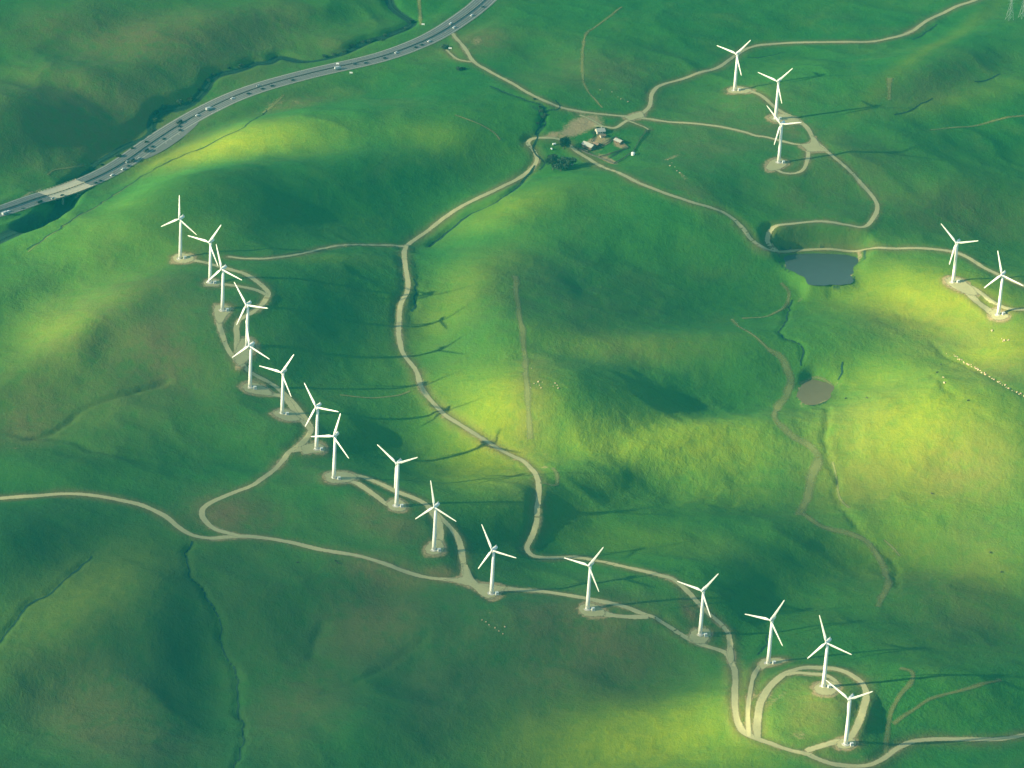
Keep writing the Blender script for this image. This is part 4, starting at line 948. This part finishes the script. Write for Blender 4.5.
for pts, lab in FENCES:
    a = np.array(pts, float); xx, yy = ground(a[:, 0], a[:, 1]); x0, y0 = float(xx[0]), float(yy[0]); z0 = float(samp(x0, y0))
    t = tag(empty('wooden_fence', (x0, y0, z0)), lab, 'fence', 'farm fences')
    mb = MB(); P = []
    for k in range(len(pts)-1):
        d = math.hypot(xx[k+1]-xx[k], yy[k+1]-yy[k]); n = max(1, int(d/6))
        for j in range(n+(k == len(pts)-2)):
            P.append((xx[k]+(xx[k+1]-xx[k])*j/n, yy[k]+(yy[k+1]-yy[k])*j/n))
    Q = [(p[0]-x0, p[1]-y0, float(samp(p[0], p[1]))-z0) for p in P]
    for a_, b_ in zip(Q[:-1], Q[1:]):
        for hgt in (.5, 1.0, 1.5):
            an = math.atan2(b_[1]-a_[1], b_[0]-a_[0]); ln = math.hypot(b_[0]-a_[0], b_[1]-a_[1])
            nx_, ny_ = -math.sin(an)*.05, math.cos(an)*.05
            v = [(p[0]+s*nx_, p[1]+s*ny_, p[2]+hgt+h_) for p in (a_, b_) for s in (-1, 1) for h_ in (-.16, .16)]
            mb.add(v, [(0, 1, 5, 4), (2, 6, 7, 3), (1, 3, 7, 5), (0, 4, 6, 2), (0, 2, 3, 1), (4, 5, 7, 6)])
    mb.build('rails', M['wood'], t)
    pm = MB(); pm.box((0, 0, .85), (.24, .24, 2.1)); po = pm.build('post', M['wood'], t); po.location = Q[0]
    for q_ in Q[1:]: c = po.copy(); COL.objects.link(c); c.location = q_

# ------------------------------------------------------------------ trees and shrubs
def leaf_crown(name, lobes, nleaf, size, mat, parent, seed):
    r = random.Random(seed); v = []; f = []
    for _ in range(nleaf):
        lx, ly, lz, lr = r.choice(lobes)
        d = V((r.gauss(0, 1), r.gauss(0, 1), r.gauss(0, 1))).normalized()*lr*(r.random()**.4)
        c = V((lx, ly, lz))+V((d.x, d.y, d.z*.8))
        a = V((r.gauss(0, 1), r.gauss(0, 1), r.gauss(0, 1))).normalized(); b = a.orthogonal().normalized(); s = size*r.uniform(.5, 1.3)
        k = len(v); v += [c-a*s, c+b*s*.6, c+a*s, c-b*s*.6]; f.append((k, k+1, k+2, k+3))
    me = bpy.data.meshes.new(name); me.from_pydata([tuple(p) for p in v], [], f); me.update()
    return link(name, me, mat, parent)
def tree(px, py, Ht, Rd, lab, seed, group='farm trees'):
    x, y, z = place(px, py); t = tag(empty('broadleaf_tree', (x, y, z), seed), lab, 'tree', group); r = random.Random(seed)
    mb = MB(); mb.tube([(0, 0, -.5, .55), (.1, 0, Ht*.2, .42), (.3, .2, Ht*.45, .3), (.2, .4, Ht*.75, .12)], 9)
    lobes = [(0, 0, Ht*.62, Rd*.75)]
    for k in range(9):
        a = r.uniform(0, 6.28); q = r.uniform(.45, .85)*Rd; zz_ = Ht*r.uniform(.4, .85); lr = Rd*r.uniform(.3, .5)
        lobes.append((q*math.cos(a), q*math.sin(a), zz_, lr)); mb.tube([(.15, .1, Ht*.3, .2), (q*.8*math.cos(a), q*.8*math.sin(a), zz_-.5, .06)], 6)
    mb.build('trunk', M['bark'], t); leaf_crown('crown', lobes, 1500, .75, M['leaf'], t, seed)
for a in TREES: tree(*a)
x0, y0, z0 = place(*SHRUBS[0][:2])
sp_ = empty('shrub', (0, 0, 0)); mb = MB()
for k in range(5): mb.tube([(0, 0, -.3, .12), (math.cos(k*1.3)*.7, math.sin(k*1.3)*.7, 1.5, .04)], 5)
mb.build('stem', M['bark'], sp_); leaf_crown('crown', [(0, 0, 1.2, 1.2), (.8, .3, .9, .9), (-.7, .5, 1.0, .9), (.1, -.8, .8, .9)], 260, .42, M['leaf'], sp_, 5)
for i, (px_, py_, s, where) in enumerate(SHRUBS):
    o = sp_ if i == 0 else copy_tree(sp_)
    x, y, z = place(px_, py_); o.location = (x, y, z-.1); o.scale = (s*1.25, s*1.25, s); o.rotation_euler = (0, 0, i*1.9)
    tag(o, 'dark round shrub '+where, 'shrub', 'dark shrubs '+where)
# ------------------------------------------------------------------ rocks and cattle
rocks = []
for s in range(5):
    r = random.Random(s+100); bm = bmesh.new(); bmesh.ops.create_icosphere(bm, subdivisions=2, radius=1)
    ph = [(r.uniform(-1, 1), r.uniform(-1, 1), r.uniform(-1, 1), r.uniform(.5, .95)) for _ in range(9)]
    for v_ in bm.verts:
        for a, b, c, d in ph:
            n = V((a, b, c)).normalized(); q = v_.co.dot(n)
            if q > d*.85: v_.co -= n*(q-d*.85)
    me = bpy.data.meshes.new('rock'); bm.to_mesh(me); bm.free(); me.materials.append(M['rock']); rocks.append(me)
for i, (px_, py_, sz, lab, grp) in enumerate(ROCKS):
    x, y, z = place(px_, py_); o = bpy.data.objects.new('rock', rocks[i % 5]); COL.objects.link(o)
    s = sz*.92*rng.uniform(.6, 1.3); o.location = (x, y, z+s*.25); o.scale = (s*rng.uniform(.8, 1.3), s, s*rng.uniform(.6, .9)); o.rotation_euler = (0, 0, rng.uniform(0, 6))
    tag(o, lab, 'rock', grp)
bm = bmesh.new()
def blob(c, d, rot=None):
    m_ = Matrix.Translation(c) @ Matrix.Diagonal((*d, 1)); bmesh.ops.create_icosphere(bm, subdivisions=2, radius=1, matrix=m_)
sk = bpy.data.meshes.new('cow')
jv = [(0, 0, 1.0), (.75, 0, 1.05), (-.75, 0, 1.08), (1.1, 0, 1.15), (1.45, 0, .75), (1.7, 0, .45), (.72, .25, .55), (.72, .25, 0), (.72, -.25, .55), (.72, -.25, 0), (-.75, .26, .55), (-.78, .26, 0), (-.75, -.26, .55), (-.78, -.26, 0), (-1.05, 0, 1.05), (-1.12, 0, .5)]
je = [(0, 1), (0, 2), (1, 3), (3, 4), (4, 5), (1, 6), (6, 7), (1, 8), (8, 9), (2, 10), (10, 11), (2, 12), (12, 13), (2, 14), (14, 15)]
jr = [.42, .38, .38, .24, .18, .12, .13, .07, .13, .07, .15, .07, .15, .07, .08, .04]
sk.from_pydata(jv, je, []); bm.free()
co_ = bpy.data.objects.new('cow', sk); COL.objects.link(co_)
co_.modifiers.new('Skin', 'SKIN'); sub = co_.modifiers.new('Sub', 'SUBSURF'); sub.levels = 1; sub.render_levels = 1
for l, r_ in zip(sk.skin_vertices[0].data, jr): l.radius = (r_, r_)
sk.skin_vertices[0].data[0].use_root = True
dg = bpy.context.evaluated_depsgraph_get(); cm = bpy.data.meshes.new_from_object(co_.evaluated_get(dg)); cm.name = 'cow'
bpy.data.objects.remove(co_); cm.materials.clear(); cm.materials.append(M['hide'])
for i, (px_, py_, lab, grp) in enumerate(COWS):
    x, y, z = place(px_, py_); o = bpy.data.objects.new('cow', cm); COL.objects.link(o)
    o.location = (x, y, z-.03); o.rotation_euler = (0, 0, rng.uniform(0, 6)); tag(o, lab, 'cow', grp)
# lattice pylons
def pylon(px, py, Hh, lab):
    x, y, z = place(px, py); t = tag(empty('lattice_pylon', (x, y, z-.3), .5), lab, 'pylon', 'lattice pylons on the far slope')
    mb = MB(); lv = [0, .3, .55, .75, .9, 1]; rw = [3.4, 2.3, 1.5, 1.0, .7, .4]
    for k in range(len(lv)-1):
        for q in range(4):
            c = lambda lev, s: ((1, 1), (-1, 1), (-1, -1), (1, -1))[s % 4]
            a0 = c(k, q); a1 = c(k, q+1)
            p = lambda cc, i: (cc[0]*rw[i], cc[1]*rw[i], lv[i]*Hh)
            mb.bar(p(a0, k), p(a0, k+1), .10); mb.bar(p(a0, k), p(a1, k+1), .05); mb.bar(p(a1, k), p(a0, k+1), .05)
    mb.build('lattice', M['steel'], t)
    for lev in (.72, .86): mb = MB(); mb.bar((-5, 0, lev*Hh), (5, 0, lev*Hh), .1); mb.build('cross_arm', M['steel'], t)
pylon(1009.5, 20, 27, 'grey lattice pylon standing whole in the top right corner'); pylon(1022.5, 18, 27, 'grey lattice pylon cut by the right picture edge')
# roadside boards
for px_, py_, lab in ((351, 74.5, 'small white roadside board below the motorway'), (337.5, 65.5, 'small white roadside board above the motorway'), (450, 50, 'little white marker board at the track end below the motorway'), (423, 26, 'small white gate board at the end of the pale track above the motorway')):
    x, y, z = place(px_, py_); t = tag(empty('roadside_board', (x, y, z)), lab, 'sign')
    mb = MB(); [mb.bar((s*1.2, 0, -.3), (s*1.2, 0, 2.2), .08) for s in (-1, 1)]; mb.build('post', M['steel'], t)
    mb = MB(); mb.box((0, 0, 2.2), (3.2, .15, 1.6)); mb.build('board', M['carw'], t)

# ------------------------------------------------------------------ clouds: unseen decks added up-sun, holes and banks shaped to light and shade the hills
CLOUD_M, nt = new_mat('cloud_white')
df = nd(nt, 'ShaderNodeBsdfDiffuse'); df.inputs[0].default_value = (.9, .9, .9, 1); tl = nd(nt, 'ShaderNodeBsdfTranslucent'); tl.inputs[0].default_value = (.9, .9, .9, 1)
tr = nd(nt, 'ShaderNodeBsdfTransparent'); a1 = nd(nt, 'ShaderNodeMixShader'); a1.inputs[0].default_value = .5; lk(nt, df.outputs[0], a1.inputs[1]); lk(nt, tl.outputs[0], a1.inputs[2])
a2 = nd(nt, 'ShaderNodeMixShader'); a2.inputs[0].default_value = CLOUD_OP; lk(nt, tr.outputs[0], a2.inputs[1]); lk(nt, a1.outputs[0], a2.inputs[2])
lk(nt, a2.outputs[0], nd(nt, 'ShaderNodeOutputMaterial').inputs[0])
def cloud(name, zc, thr, seed, bank=False):
    sh = zc/math.tan(SUN_EL); st = 26.0
    cx = np.arange(-2600, 2600, st); cy = np.arange(900, 6200, st)
    A, B = np.meshgrid(cx, cy, indexing='ij'); u, v = A.ravel(), B.ravel()
    z = bicubic(gx, gy, HG, u, v); ixx, iyy = project(u, v, z)
    g = paint(GAPS, ixx, iyy); infr = np.clip(np.minimum.reduce([ixx+150, 1174-ixx, iyy+150, 918-iyy])/120, 0, 1)
    g = g*infr+(1-infr)*(fbm(u, v, 420, 4, seed)*.75+.1)+fbm(u, v, 120, 4, seed+3)*.07
    # smooth border of the whole deck
    bd = np.clip(np.minimum.reduce([u+2600, 2574-u, v-900, 6174-v])/700, 0, 1); g = g+(1-bd)*1.2*(.7+.5*fbm(u, v, 500, 3, seed+9))
    c = (thr-g).reshape(A.shape)
    if bank: c = ((paint(SHADES, ixx, iyy)*infr+(1-infr)*fbm(u, v, 420, 4, seed)+fbm(u, v, 120, 4, seed+3)*.08)*np.clip(bd*3, 0, 1)-.38-.8*np.clip(g, 0, 1)*infr).reshape(A.shape)
    tk = 9*np.clip(c, 0, 1)**.5; puff = (fbm(A, B, 260, 4, seed+5)+1.1)*3
    base = zc-sh*0
    top = base+tk+np.where(c > 0, puff*np.clip(c*5, 0, 1), 0); bot = base-.25*tk
    Xc, Yc = A-SD[0]*sh, B-SD[1]*sh
    k0, k1 = A.shape; I = np.arange(k0*k1).reshape(k0, k1); N = k0*k1
    ok = c > 0; cell = ok[:-1, :-1] | ok[1:, :-1] | ok[1:, 1:] | ok[:-1, 1:]
    qt = np.stack([I[:-1, :-1], I[1:, :-1], I[1:, 1:], I[:-1, 1:]], -1)[cell]
    vv = np.concatenate([np.stack([Xc, Yc, top], -1).reshape(-1, 3), np.stack([Xc, Yc, bot], -1).reshape(-1, 3)])
    qq = np.concatenate([qt, qt[:, ::-1]+N])
    used = np.unique(qq); mp = np.full(2*N, -1); mp[used] = np.arange(len(used))
    me = fast_mesh(name, vv[used], mp[qq])
    tag(link(name, me, CLOUD_M), 'unseen white cloud deck shaped to pass or stop sun on the hills', 'cloud', kind='stuff')
cloud('cloud_shade_deck', 1800.0, .22, 201)
cloud('cloud_shade_deck', 1930.0, .50, 301)
cloud('cloud_shade_deck', 2060.0, .4, 401, True)  # unseen bank added to darken the shaded slopes

# ------------------------------------------------------------------ air
ext = float(GXs[-1])+60; yc = (GYs[0]+GYs[-1])/2; eyy = (GYs[-1]-GYs[0])/2+60
zb_ = float(H.min())-1.0; zt = CAM_H+40
mb = MB(); mb.box((0, yc, (zb_+zt)/2), (2*ext, 2*eyy, zt-zb_))
hm, nt = new_mat('haze_air'); pv = nd(nt, 'ShaderNodeVolumePrincipled')
pv.inputs['Color'].default_value = (*HAZE_COL, 1); pv.inputs['Density'].default_value = HAZE_D; pv.inputs['Anisotropy'].default_value = .1
lk(nt, pv.outputs[0], nd(nt, 'ShaderNodeOutputMaterial').inputs['Volume'])
tag(mb.build('haze', hm), kind='stuff')

# ------------------------------------------------------------------ light, camera
w = bpy.data.worlds.new('World'); scn.world = w; w.use_nodes = True; nt = w.node_tree; nt.nodes.clear()
sky = nd(nt, 'ShaderNodeTexSky'); sky.sky_type = 'NISHITA'; sky.sun_disc = False; sky.sun_elevation = SUN_EL
sun_dir = V((-SD[0]*math.cos(SUN_EL), -SD[1]*math.cos(SUN_EL), math.sin(SUN_EL)))
sky.sun_rotation = math.atan2(sun_dir.x, sun_dir.y)
bg = nd(nt, 'ShaderNodeBackground'); bg.inputs[1].default_value = SKY_S; lk(nt, sky.outputs[0], bg.inputs[0]); lk(nt, bg.outputs[0], nd(nt, 'ShaderNodeOutputWorld').inputs[0])
sl = bpy.data.lights.new('sun', 'SUN'); sl.energy = SUN_S; sl.angle = math.radians(.7); sl.color = (1, .90, .57)
so = bpy.data.objects.new('sun', sl); COL.objects.link(so); so.rotation_euler = sun_dir.to_track_quat('Z', 'Y').to_euler(); so.location = (-2000, 2000, 3000)
cam = bpy.data.cameras.new('camera'); cam.sensor_width = 36; cam.lens = 36*FPX/1024; cam.clip_start = 1; cam.clip_end = 40000
cob = bpy.data.objects.new('camera', cam); COL.objects.link(cob)
cob.matrix_world = Matrix(((R_[0], U_[0], -F_[0], 0), (R_[1], U_[1], -F_[1], 0), (R_[2], U_[2], -F_[2], CAM_H), (0, 0, 0, 1)))
scn.camera = cob
vs_ = scn.view_settings; scn.display_settings.display_device = 'sRGB'; vs_.view_transform = 'Standard'; vs_.look = 'None'; vs_.gamma = 1; vs_.exposure = EXPO; vs_.use_curve_mapping = False
cy_ = scn.cycles; cy_.use_denoising = True; cy_.max_bounces = 6; cy_.volume_bounces = 1; cy_.diffuse_bounces = 2; cy_.transparent_max_bounces = 16
cy_.sample_clamp_indirect = 4
